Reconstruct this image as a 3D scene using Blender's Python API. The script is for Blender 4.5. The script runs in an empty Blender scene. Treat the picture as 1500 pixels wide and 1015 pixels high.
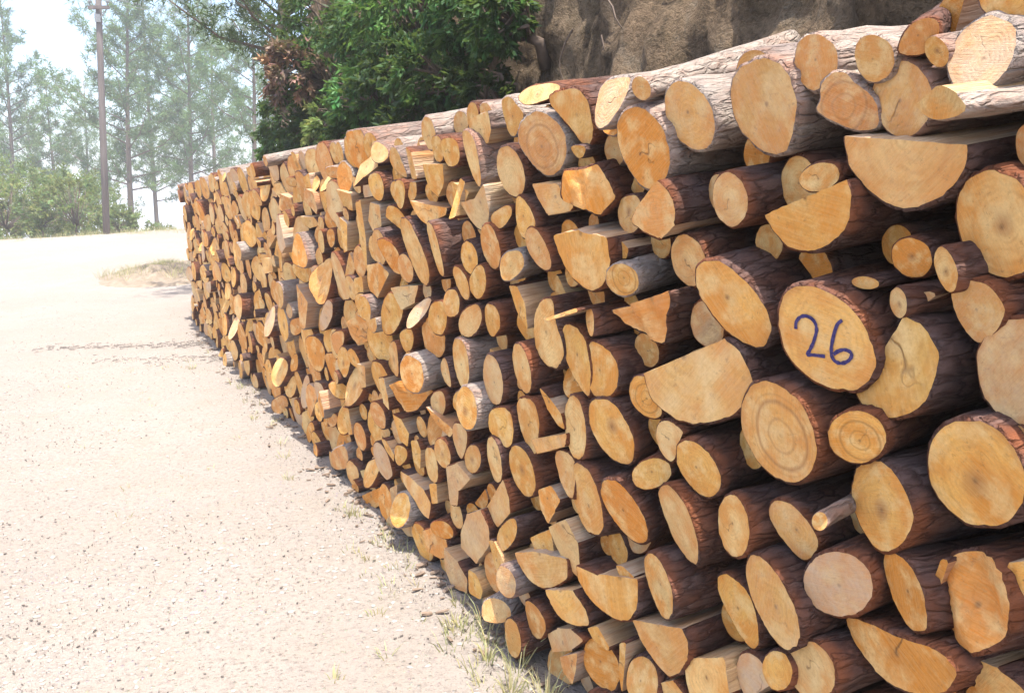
import bpy, bmesh, math, random
import numpy as np
from mathutils import Vector, Matrix, noise

random.seed(11)
rnd = random.random
def U(a, b): return a + (b - a) * random.random()

scene = bpy.context.scene
COL = scene.collection

# ------------------------------------------------------------------ camera
EYE = 1.55
PITCH = math.radians(10.2)
cam_data = bpy.data.cameras.new('camera')
cam_data.sensor_width = 36.0
cam_data.lens = 1120.0 / 1500.0 * 36.0
cam_data.clip_start = 0.05
cam_data.clip_end = 5000
cam = bpy.data.objects.new('camera', cam_data)
cam.location = (0, 0, EYE)
cam.rotation_euler = (math.radians(90) - PITCH, 0, 0)
COL.objects.link(cam)
scene.camera = cam

# the stack runs along PD; PN points from its face to the road
PD = Vector((-0.4867, 0.8736, 0)).normalized()
PN = Vector((-PD.y, PD.x, 0))
DIST = 1.24

# ------------------------------------------------------------------ sky and sun
SUN_EL = 74.0
sun_h = PD * -0.90 + PN * 0.03                                # behind the stack, from the right
sun_az = math.atan2(sun_h.x, sun_h.y)                         # clockwise from +Y
world = bpy.data.worlds.new('World')
scene.world = world
world.use_nodes = True
wn = world.node_tree.nodes
bg = wn['Background']
sky = wn.new('ShaderNodeTexSky')
sky.sky_type = 'NISHITA'
sky.sun_disc = False
sky.sun_elevation = math.radians(SUN_EL)
sky.sun_rotation = sun_az
sky.air_density = 1.0
sky.dust_density = 3.0
sky.ozone_density = 1.0
world.node_tree.links.new(sky.outputs[0], bg.inputs[0])
bg.inputs[1].default_value = 0.15
sl = bpy.data.lights.new('sun', 'SUN')
sl.energy = 3.6
sl.angle = math.radians(0.5)
sl.color = (1.0, 0.95, 0.86)
so = bpy.data.objects.new('sun', sl)
el = math.radians(SUN_EL)
to_sun = Vector((math.sin(sun_az) * math.cos(el), math.cos(sun_az) * math.cos(el), math.sin(el)))
so.rotation_euler = to_sun.to_track_quat('Z', 'Y').to_euler()
so.location = (0, 0, 20)
COL.objects.link(so)
vs = scene.view_settings
vs.view_transform = 'Standard'
vs.look = 'None'
vs.exposure = 1.55
vs.gamma = 1.0
vs.use_curve_mapping = False
scene.render.engine = 'CYCLES'
scene.cycles.max_bounces = 8
scene.cycles.diffuse_bounces = 4
scene.cycles.transparent_max_bounces = 8
scene.cycles.volume_bounces = 1
scene.cycles.use_denoising = True

# ------------------------------------------------------------------ helpers
def tag(o, label=None, cat=None, group=None, kind=None):
    if label: o['label'] = label
    if cat: o['category'] = cat
    if group: o['group'] = group
    if kind: o['kind'] = kind
    return o
def link(o, parent=None):
    COL.objects.link(o)
    if parent is not None: o.parent = parent
    return o
def empty(name, loc=(0, 0, 0)):
    o = bpy.data.objects.new(name, None)
    o.empty_display_size = 0.05
    o.location = loc
    return link(o)
class MB:
    """collects verts, faces and point attributes; builds one mesh object"""
    def __init__(self): self.v = []; self.f = []; self.at = {}; self.m = []
    def vert(self, co, **at):
        i = len(self.v); self.v.append(tuple(co))
        for k, val in at.items(): self.at.setdefault(k, {})[i] = val
        return i
    def face(self, idx, m=0): self.f.append(tuple(idx)); self.m.append(m)
    def tube(self, pts, radii, n=7, cap=True, m=0):
        rings = []
        for i, p in enumerate(pts):
            p = Vector(p)
            a = Vector(pts[max(0, i - 1)]); b = Vector(pts[min(len(pts) - 1, i + 1)])
            t = (b - a).normalized()
            x = t.cross(Vector((0.31, 0.17, 0.94)))
            if x.length < 1e-3: x = t.cross(Vector((1, 0, 0)))
            x.normalize(); y = t.cross(x)
            rings.append([self.vert(p + (x * math.cos(2 * math.pi * k / n) + y * math.sin(2 * math.pi * k / n)) * radii[i]) for k in range(n)])
        for r0, r1 in zip(rings, rings[1:]):
            for k in range(n): self.face((r0[k], r0[(k + 1) % n], r1[(k + 1) % n], r1[k]), m)
        if cap:
            self.face(rings[0][::-1], m); self.face(rings[-1], m)
    def box(self, c, s, rz=0, m=0):
        c = Vector(c); R = Matrix.Rotation(rz, 3, 'Z')
        q = [self.vert(c + R @ Vector((sx * s[0] / 2, sy * s[1] / 2, sz * s[2] / 2))) for sx in (-1, 1) for sy in (-1, 1) for sz in (-1, 1)]
        for fc in ((0, 1, 3, 2), (4, 6, 7, 5), (0, 4, 5, 1), (2, 3, 7, 6), (0, 2, 6, 4), (1, 5, 7, 3)): self.face([q[k] for k in fc], m)
    def build(self, name, mats, parent=None, smooth=False):
        me = bpy.data.meshes.new(name)
        me.from_pydata(self.v, [], self.f)
        if not isinstance(mats, (list, tuple)): mats = [mats]
        for mt in mats: me.materials.append(mt)
        if len(mats) > 1: me.polygons.foreach_set('material_index', self.m)
        for k, d in self.at.items():
            arr = np.zeros((len(self.v), 4 if k in ('tint', 'fx') else 3), dtype=np.float32)
            for i, val in d.items(): arr[i, :len(val)] = val
            a = me.attributes.new(k, 'FLOAT_COLOR' if k in ('tint', 'fx') else 'FLOAT_VECTOR', 'POINT')
            a.data.foreach_set('color' if k in ('tint', 'fx') else 'vector', arr.ravel())
        if smooth: me.polygons.foreach_set('use_smooth', [True] * len(me.polygons))
        me.update()
        o = bpy.data.objects.new(name, me)
        return link(o, parent)

class NT:
    """small node helper"""
    def __init__(self, name):
        self.mat = bpy.data.materials.new(name); self.mat.use_nodes = True
        self.t = self.mat.node_tree; self.n = self.t.nodes
        self.b = self.n['Principled BSDF']; self.out = self.n['Material Output']
    def new(self, typ, **kw):
        x = self.n.new(typ)
        for k, v in kw.items(): setattr(x, k, v)
        return x
    def set(self, inp, v):
        if isinstance(v, bpy.types.NodeSocket): self.t.links.new(v, inp)
        elif v is not None:
            if inp.type == 'RGBA' and len(v) == 3: v = (*v, 1)
            inp.default_value = v
    def math(self, op, a, b=None, c=None, clamp=False):
        x = self.new('ShaderNodeMath', operation=op); x.use_clamp = clamp
        self.set(x.inputs[0], a)
        if b is not None: self.set(x.inputs[1], b)
        if c is not None: self.set(x.inputs[2], c)
        return x.outputs[0]
    def vmath(self, op, a, b=None):
        x = self.new('ShaderNodeVectorMath', operation=op)
        self.set(x.inputs[0], a)
        if b is not None: self.set(x.inputs[1], b)
        return x.outputs['Value'] if op in ('LENGTH', 'DISTANCE', 'DOT_PRODUCT') else x.outputs[0]
    def mix(self, fac, a, b, blend='MIX'):
        x = self.new('ShaderNodeMix', data_type='RGBA', blend_type=blend)
        self.set(x.inputs[0], fac); self.set(x.inputs[6], a); self.set(x.inputs[7], b)
        return x.outputs[2]
    def ramp(self, fac, lo, hi, a=0.0, b=1.0):
        x = self.new('ShaderNodeMapRange'); x.clamp = True
        self.set(x.inputs[0], fac); self.set(x.inputs[1], lo); self.set(x.inputs[2], hi); self.set(x.inputs[3], a); self.set(x.inputs[4], b)
        return x.outputs[0]
    def noise(self, vec, scale, detail=3, rough=0.55, dim='3D'):
        x = self.new('ShaderNodeTexNoise', noise_dimensions=dim)
        if vec is not None: self.set(x.inputs['Vector'], vec)
        x.inputs['Scale'].default_value = scale; x.inputs['Detail'].default_value = detail; x.inputs['Roughness'].default_value = rough
        return x.outputs[0]
    def voronoi(self, vec, scale, feature='F1', out=0):
        x = self.new('ShaderNodeTexVoronoi', feature=feature)
        self.set(x.inputs['Vector'], vec); x.inputs['Scale'].default_value = scale
        return x.outputs[out]
    def attr(self, name, out='Vector'):
        x = self.new('ShaderNodeAttribute'); x.attribute_name = name
        return x.outputs[out]
    def bump(self, h, strength, dist):
        x = self.new('ShaderNodeBump'); self.set(x.inputs['Height'], h)
        x.inputs['Strength'].default_value = strength; x.inputs['Distance'].default_value = dist
        self.t.links.new(x.outputs[0], self.b.inputs['Normal'])
    def finish(self, color, rough=0.8, spec=0.2):
        self.set(self.b.inputs['Base Color'], color); self.set(self.b.inputs['Roughness'], rough)
        self.b.inputs['Specular IOR Level'].default_value = spec
        return self.mat

# ------------------------------------------------------------------ materials
def mat_cut():
    m = NT('sawn_wood')
    pc = m.attr('pc'); tint = m.attr('tint', 'Color'); fx = m.attr('fx', 'Color')
    sx = m.new('ShaderNodeSeparateXYZ'); m.set(sx.inputs[0], pc)
    sf = m.new('ShaderNodeSeparateColor'); m.set(sf.inputs[0], fx)
    ring_s, pith_s, age_sunlit = sf.outputs[0], sf.outputs[1], sf.outputs[2]
    xy = m.new('ShaderNodeCombineXYZ'); m.set(xy.inputs[0], sx.outputs[0]); m.set(xy.inputs[1], sx.outputs[1])
    rr = m.vmath('LENGTH', xy.outputs[0])
    wob = m.noise(pc, 1.7, 2)
    r = m.math('ADD', rr, m.math('MULTIPLY', m.math('SUBTRACT', wob, 0.5), 0.25))
    seedn = m.noise(m.vmath('MULTIPLY', pc, (0.15, 0.15, 1.0)), 0.9, 1)
    ring = m.math('SINE', m.math('ADD', m.math('MULTIPLY', r, 52.0), m.math('MULTIPLY', wob, 9.0)))
    rvar = m.ramp(m.noise(pc, 2.4, 2), 0.35, 0.65, 0.15, 1.0)
    fine = m.noise(pc, 22.0, 5, 0.75); blot = m.noise(pc, 5.0, 5, 0.7)
    saw = m.noise(m.vmath('MULTIPLY', pc, (2.0, 34.0, 1.0)), 1.0, 3)
    col = m.mix(m.math('MULTIPLY', m.ramp(ring, -0.4, 1, 0.0, 0.30), rvar), tint, (0.36, 0.155, 0.035))
    # orange blush, mostly towards one side
    col = m.mix(m.ramp(m.math('ADD', m.noise(pc, 1.1, 3), m.math('MULTIPLY', r, 0.16)), 0.47, 0.70, 0.0, 0.85), col, (0.66, 0.245, 0.030))
    col = m.mix(m.ramp(m.noise(m.vmath('ADD', pc, (7, 3, 2)), 1.8, 4), 0.48, 0.66, 0.0, 0.70), col, (0.80, 0.58, 0.27))
    # bold rings on a few logs
    for rad, wd, st in ((0.60, 0.06, 0.8), (0.30, 0.045, 0.5), (0.72, 0.03, 0.3)):
        bold = m.math('MULTIPLY', m.math('MULTIPLY', m.ramp(m.math('ABSOLUTE', m.math('SUBTRACT', m.math('ADD', rr, m.math('MULTIPLY', m.math('SUBTRACT', wob, 0.5), 0.12)), rad)), 0.0, wd, 1, 0), ring_s), st)
        col = m.mix(bold, col, (0.33, 0.12, 0.02))
    # orange rim under the bark
    col = m.mix(m.ramp(m.math('ADD', rr, m.math('MULTIPLY', m.math('SUBTRACT', blot, 0.5), 0.2)), 0.84, 1.04, 0.0, 0.75), col, (0.44, 0.165, 0.030))
    # pith
    col = m.mix(m.math('MULTIPLY', m.ramp(r, 0.08, 0.28, 1, 0), m.math('MULTIPLY', pith_s, 0.8)), col, (0.33, 0.125, 0.035))
    col = m.mix(m.math('MULTIPLY', m.ramp(rr, 0.02, 0.065, 0.8, 0), m.ramp(pith_s, 0.0, 0.1)), col, (0.17, 0.07, 0.025))
    # drying cracks and specks
    ang = m.math('ARCTAN2', sx.outputs[1], sx.outputs[0])
    cr = m.math('ABSOLUTE', m.math('SINE', m.math('ADD', m.math('MULTIPLY', ang, 0.5), m.math('ADD', m.math('MULTIPLY', sx.outputs[2], 5.0), m.math('MULTIPLY', wob, 2.2)))))
    crk = m.math('MULTIPLY', m.ramp(m.math('MULTIPLY', cr, m.math('ADD', r, 0.05)), 0.0, 0.022, 1, 0), m.ramp(r, 0.30, 0.75, 0.8, 0.0))
    crk = m.math('MULTIPLY', crk, m.ramp(seedn, 0.50, 0.58))
    col = m.mix(crk, col, (0.12, 0.05, 0.02))
    col = m.mix(m.ramp(m.noise(m.vmath('ADD', pc, (3, 1, 9)), 8.0, 6, 0.78), 0.57, 0.70, 0.0, 0.7), col, (0.26, 0.11, 0.035))
    col = m.mix(m.ramp(saw, 0.38, 0.68, 0.0, 0.25), col, (0.76, 0.54, 0.24))
    col = m.mix(m.ramp(blot, 0.52, 0.75, 0.0, 0.45), col, m.mix(0.6, tint, (0.30, 0.13, 0.045)))
    col = m.mix(m.ramp(fine, 0.40, 0.75, 0.0, 0.40), col, m.mix(0.6, tint, (0.25, 0.11, 0.04)))
    # weathered faces, and the whitish tone painted on sunlit ends
    col = m.mix(m.math('MULTIPLY', age_sunlit, m.ramp(blot, 0.3, 0.6, 0.95, 0.35)), col, (0.53, 0.385, 0.275))
    h = m.math('ADD', m.math('ADD', m.math('MULTIPLY', saw, 0.8), m.math('MULTIPLY', ring, 0.10)), m.math('ADD', m.math('ADD', fine, m.math('MULTIPLY', blot, 0.8)), m.math('MULTIPLY', crk, -2.5)))
    m.bump(h, 0.6, 0.005)
    return m.finish(col, 0.75, 0.22)
def mat_bark():
    m = NT('pine_bark')
    bc = m.attr('bc'); tint = m.attr('tint', 'Color')
    st = m.vmath('MULTIPLY', bc, (1.0, 0.30, 1.0))
    dn = m.new('ShaderNodeTexNoise'); m.set(dn.inputs['Vector'], st); dn.inputs['Scale'].default_value = 30; dn.inputs['Detail'].default_value = 4
    wr = m.vmath('ADD', st, m.vmath('MULTIPLY', dn.outputs[1], (0.055, 0.055, 0.055)))
    edge = m.voronoi(wr, 38, 'DISTANCE_TO_EDGE')
    cell = m.voronoi(wr, 38, 'F1', 1)
    sc = m.new('ShaderNodeSeparateColor'); m.set(sc.inputs[0], cell)
    big = m.noise(bc, 5, 3); mid = m.noise(st, 45, 5, 0.7); fine = m.noise(st, 170, 4, 0.7)
    plate = m.mix(m.ramp(mid, 0.3, 0.7), (0.070, 0.034, 0.026), (0.180, 0.100, 0.078))
    plate = m.mix(m.ramp(sc.outputs[1], 0.35, 1.0, 0, 0.55), plate, (0.215, 0.155, 0.138))
    plate = m.mix(m.ramp(big, 0.48, 0.62, 0, 0.8), plate, m.mix(m.ramp(mid, 0.3, 0.7), (0.14, 0.050, 0.028), (0.30, 0.125, 0.066)))
    plate = m.mix(m.ramp(big, 0.32, 0.44, 0.6, 0.0), plate, (0.15, 0.120, 0.120))
    col = m.mix(m.math('MULTIPLY', m.ramp(edge, 0.0, 0.10, 0.75, 0.0), m.ramp(mid, 0.35, 0.6, 0.2, 1.0)), plate, (0.045, 0.022, 0.018))
    col = m.mix(m.ramp(fine, 0.4, 0.75, 0.0, 0.45), col, (0.06, 0.030, 0.024))
    sb = m.new('ShaderNodeSeparateXYZ'); m.set(sb.inputs[0], bc)
    col = m.mix(m.math('MULTIPLY', m.ramp(m.math('ADD', sb.outputs[1], m.math('MULTIPLY', m.math('SUBTRACT', mid, 0.5), 0.05)), 0.003, 0.030, 0.65, 0.0), m.ramp(big, 0.42, 0.56, 0.1, 1.0)), col, (0.29, 0.098, 0.040))
    stc = m.new('ShaderNodeSeparateColor'); m.set(stc.inputs[0], tint)
    bleach_sunlit = m.ramp(stc.outputs[0], 1.5, 2.6, 0.0, 0.85)  # weathered paleness that also paints sunlight onto log tops
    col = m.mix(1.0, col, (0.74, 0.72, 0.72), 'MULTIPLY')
    col = m.mix(0.5, col, m.mix(bleach_sunlit, tint, (1, 1, 1)), 'MULTIPLY')
    col = m.mix(m.math('MULTIPLY', bleach_sunlit, m.ramp(mid, 0.35, 0.6, 1.0, 0.5)), col, (0.39, 0.345, 0.30))
    h = m.math('ADD', m.math('MULTIPLY', m.ramp(edge, 0.0, 0.16), 0.7), m.math('ADD', m.math('MULTIPLY', fine, 0.5), m.math('ADD', m.math('MULTIPLY', mid, 1.2), m.math('MULTIPLY', sc.outputs[0], 0.4))))
    m.bump(h, 1.0, 0.007)
    return m.finish(col, 0.9, 0.12)
def mat_split():
    m = NT('split_wood')
    bc = m.attr('bc'); tint = m.attr('tint', 'Color')
    st = m.vmath('MULTIPLY', bc, (1.0, 0.07, 1.0))
    g = m.noise(st, 130, 4, 0.65); b = m.noise(st, 28, 3)
    tint = m.mix(m.ramp(m.noise(bc, 4, 2), 0.38, 0.6, 0.35, 0.9), tint, (0.47, 0.40, 0.325))
    col = m.mix(m.ramp(g, 0.35, 0.65, 0.0, 0.6), tint, (0.27, 0.13, 0.06))
    col = m.mix(m.ramp(b, 0.50, 0.75, 0, 0.6), col, (0.52, 0.24, 0.08))
    col = m.mix(m.ramp(m.noise(bc, 9, 3), 0.55, 0.75, 0, 0.5), col, (0.34, 0.24, 0.17))
    m.bump(m.math('ADD', g, b), 1.0, 0.012)
    return m.finish(col, 0.75, 0.2)
def mat_simple(name, col, col2, scale=8.0, rough=0.85, bump=0.3, dist=0.01, stretch=(1, 1, 1), coord='Object'):
    m = NT(name)
    tc = m.new('ShaderNodeTexCoord')
    v = m.vmath('MULTIPLY', tc.outputs[coord], stretch)
    f = m.noise(v, scale, 5, 0.65)
    c = m.mix(m.ramp(f, 0.3, 0.7), col, col2)
    if bump: m.bump(f, bump, dist)
    return m.finish(c, rough, 0.15)
def mat_leaf(name, c1, c2, scale=1.5, trans=0.35):
    m = NT(name)
    tint = m.attr('tint', 'Color')
    geo = m.new('ShaderNodeNewGeometry')
    f = m.noise(geo.outputs['Position'], scale, 3)
    c = m.mix(m.ramp(f, 0.35, 0.65), c1, c2)
    c = m.mix(1.0, c, tint, 'MULTIPLY')
    m.finish(c, 0.55, 0.25)
    tr = m.new('ShaderNodeBsdfTranslucent'); m.set(tr.inputs[0], m.mix(0.5, c, (0.22, 0.30, 0.06), 'MIX'))
    mx = m.new('ShaderNodeMixShader'); mx.inputs[0].default_value = trans
    m.t.links.new(m.b.outputs[0], mx.inputs[1]); m.t.links.new(tr.outputs[0], mx.inputs[2])
    m.t.links.new(mx.outputs[0], m.out.inputs[0])
    return m.mat
def mat_ground():
    m = NT('sandy_gravel')
    tc = m.new('ShaderNodeTexCoord'); p = tc.outputs['Object']
    a = m.noise(p, 0.45, 4); b = m.noise(p, 3.5, 5, 0.65); c = m.noise(p, 38, 5, 0.7); d = m.noise(p, 130, 3, 0.7)
    peb = m.voronoi(p, 42); pebc = m.voronoi(p, 42, 'F1', 1)
    col = m.mix(m.ramp(a, 0.35, 0.65), (0.262, 0.228, 0.200), (0.295, 0.260, 0.232))
    col = m.mix(m.ramp(b, 0.42, 0.68, 0, 0.55), col, (0.265, 0.225, 0.185))
    col = m.mix(m.ramp(c, 0.50, 0.66, 0, 0.7), col, (0.185, 0.158, 0.140))
    col = m.mix(m.math('MULTIPLY', m.ramp(peb, 0.10, 0.32, 0.5, 0), m.ramp(m.noise(p, 2.2, 2), 0.4, 0.6)), col, m.mix(0.8, pebc, (0.30, 0.28, 0.25)))
    col = m.mix(m.ramp(d, 0.55, 0.68, 0, 0.65), col, (0.135, 0.118, 0.105))
    h = m.math('ADD', m.math('MULTIPLY', b, 1.0), m.math('ADD', m.math('MULTIPLY', c, 0.7), m.math('ADD', m.math('MULTIPLY', d, 0.25), m.ramp(peb, 0.0, 0.3, 0.6, 0.0))))
    m.bump(h, 0.75, 0.025)
    return m.finish(col, 0.95, 0.1)
def mat_bank():
    m = NT('bank_earth')
    tc = m.new('ShaderNodeTexCoord'); p = tc.outputs['Object']
    st = m.vmath('MULTIPLY', p, (1.0, 1.0, 0.55))
    a = m.noise(p, 0.9, 4); b = m.noise(st, 6, 6, 0.75); c = m.noise(p, 34, 5, 0.75); e = m.noise(p, 3.0, 5, 0.7)
    col = m.mix(m.ramp(a, 0.35, 0.65), (0.195, 0.130, 0.080), (0.265, 0.195, 0.130))
    col = m.mix(m.ramp(b, 0.46, 0.62, 0, 0.85), col, (0.055, 0.040, 0.028))
    col = m.mix(m.ramp(b, 0.28, 0.44, 0.6, 0), col, (0.26, 0.225, 0.175))
    col = m.mix(m.ramp(e, 0.5, 0.68, 0, 0.6), col, (0.125, 0.095, 0.055))
    col = m.mix(m.ramp(c, 0.5, 0.66, 0, 0.65), col, (0.05, 0.042, 0.028))
    m.bump(m.math('ADD', b, m.math('ADD', m.math('MULTIPLY', e, 0.8), m.math('MULTIPLY', c, 0.5))), 1.0, 0.12)
    return m.finish(col, 0.95, 0.1)
M_CUT, M_BARK, M_SPLIT = mat_cut(), mat_bark(), mat_split()
M_GROUND, M_BANK = mat_ground(), mat_bank()
M_TRUNK = mat_simple('trunk_bark', (0.09, 0.065, 0.05), (0.17, 0.13, 0.105), 9, stretch=(1, 1, 0.25), dist=0.03)
M_POLE = mat_simple('pole_wood', (0.11, 0.092, 0.084), (0.18, 0.155, 0.145), 14, stretch=(1, 1, 0.06), dist=0.01)
M_METAL = mat_simple('weathered_metal', (0.16, 0.17, 0.18), (0.25, 0.26, 0.27), 30, rough=0.5, bump=0.1)
M_INK = mat_simple('marker_ink', (0.015, 0.013, 0.07), (0.07, 0.055, 0.17), 160, rough=0.5, bump=0)
M_PINE = mat_leaf('pine_needles', (0.050, 0.098, 0.045), (0.080, 0.130, 0.055), 0.25, 0.35)
M_OAK = mat_leaf('shrub_leaves', (0.026, 0.080, 0.022), (0.050, 0.115, 0.025), 1.6, 0.35)
M_DRY = mat_leaf('dry_leaves', (0.20, 0.120, 0.090), (0.155, 0.105, 0.072), 3.0, 0.15)
M_LIGHT = mat_leaf('light_leaves', (0.12, 0.16, 0.055), (0.17, 0.20, 0.08), 0.8, 0.45)
M_GRASS = mat_leaf('grass_blades', (0.36, 0.36, 0.19), (0.48, 0.43, 0.27), 6.0, 0.3)
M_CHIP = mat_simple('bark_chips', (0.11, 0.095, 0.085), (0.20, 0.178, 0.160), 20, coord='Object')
M_STONE = mat_simple('pebbles', (0.24, 0.22, 0.20), (0.36, 0.33, 0.30), 6)

# ------------------------------------------------------------------ ground
def sstep(a, b, x):
    t = min(1, max(0, (x - a) / (b - a))); return t * t * (3 - 2 * t)
def ground_z(x, y):
    z = (0.72 + 0.055 * max(-7.0, min(5.0, x + 13.5)) + 0.05 * noise.noise(Vector((x * 0.35, y * 0.2, 9)))) * sstep(11, 25, y)
    if y > 26: z -= 0.17 * (y - 26) * sstep(26, 40, y) * (1 if y < 300 else 1)
    z = max(z, -48)
    if y < 30:
        z += 0.02 * noise.noise(Vector((x * 0.6, y * 0.6, 0))) + 0.006 * noise.noise(Vector((x * 4, y * 4, 3)))
    # wheel ruts along the road
    s = x * -PN.x + y * -PN.y          # distance from camera line towards the stack
    for c0 in (-2.6, -1.0):
        z -= 0.025 * math.exp(-((s - c0) / 0.22) ** 2) * (1 - sstep(14, 20, y))
    return z
def grid_axis(lo, mid0, mid1, hi, fine, grow):
    a = [mid0]
    while a[-1] < mid1: a.append(a[-1] + fine)
    st = fine
    while a[-1] < hi: st *= grow; a.append(a[-1] + st)
    st = fine
    while a[0] > lo: st *= grow; a.insert(0, a[0] - st)
    return a
gm = MB()
gx = grid_axis(-700, -6, 3, 700, 0.07, 1.13)
gy = grid_axis(-60, 0.5, 10, 900, 0.08, 1.10)
for y in gy:
    for x in gx: gm.vert((x, y, ground_z(x, y)))
nx = len(gx)
for j in range(len(gy) - 1):
    for i in range(nx - 1): gm.face((j * nx + i, j * nx + i + 1, (j + 1) * nx + i + 1, (j + 1) * nx + i))
tag(gm.build('ground', M_GROUND, smooth=True), kind='structure')

# ------------------------------------------------------------------ frames of the stack
BEND_U, BEND_R = 10.6, 5.5
def frame(u, p=0.0):
    """point on the stack's face at arc length u, p metres proud; returns (origin, d, n)"""
    if u <= BEND_U:
        d, n = PD, PN
        o = PD * u - PN * DIST
    else:
        a = (u - BEND_U) / BEND_R
        c = PD * BEND_U - PN * DIST - PN * BEND_R
        d = PD * math.cos(a) - PN * math.sin(a)
        n = PN * math.cos(a) + PD * math.sin(a)
        o = c + n * BEND_R
    return o + n * p, d, n
def top_z(u): return 1.89 + 0.05 * noise.noise(Vector((u * 1.7, 0, 5))) - 0.04 * sstep(8, 11, u)

USE_HAZE = True
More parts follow.
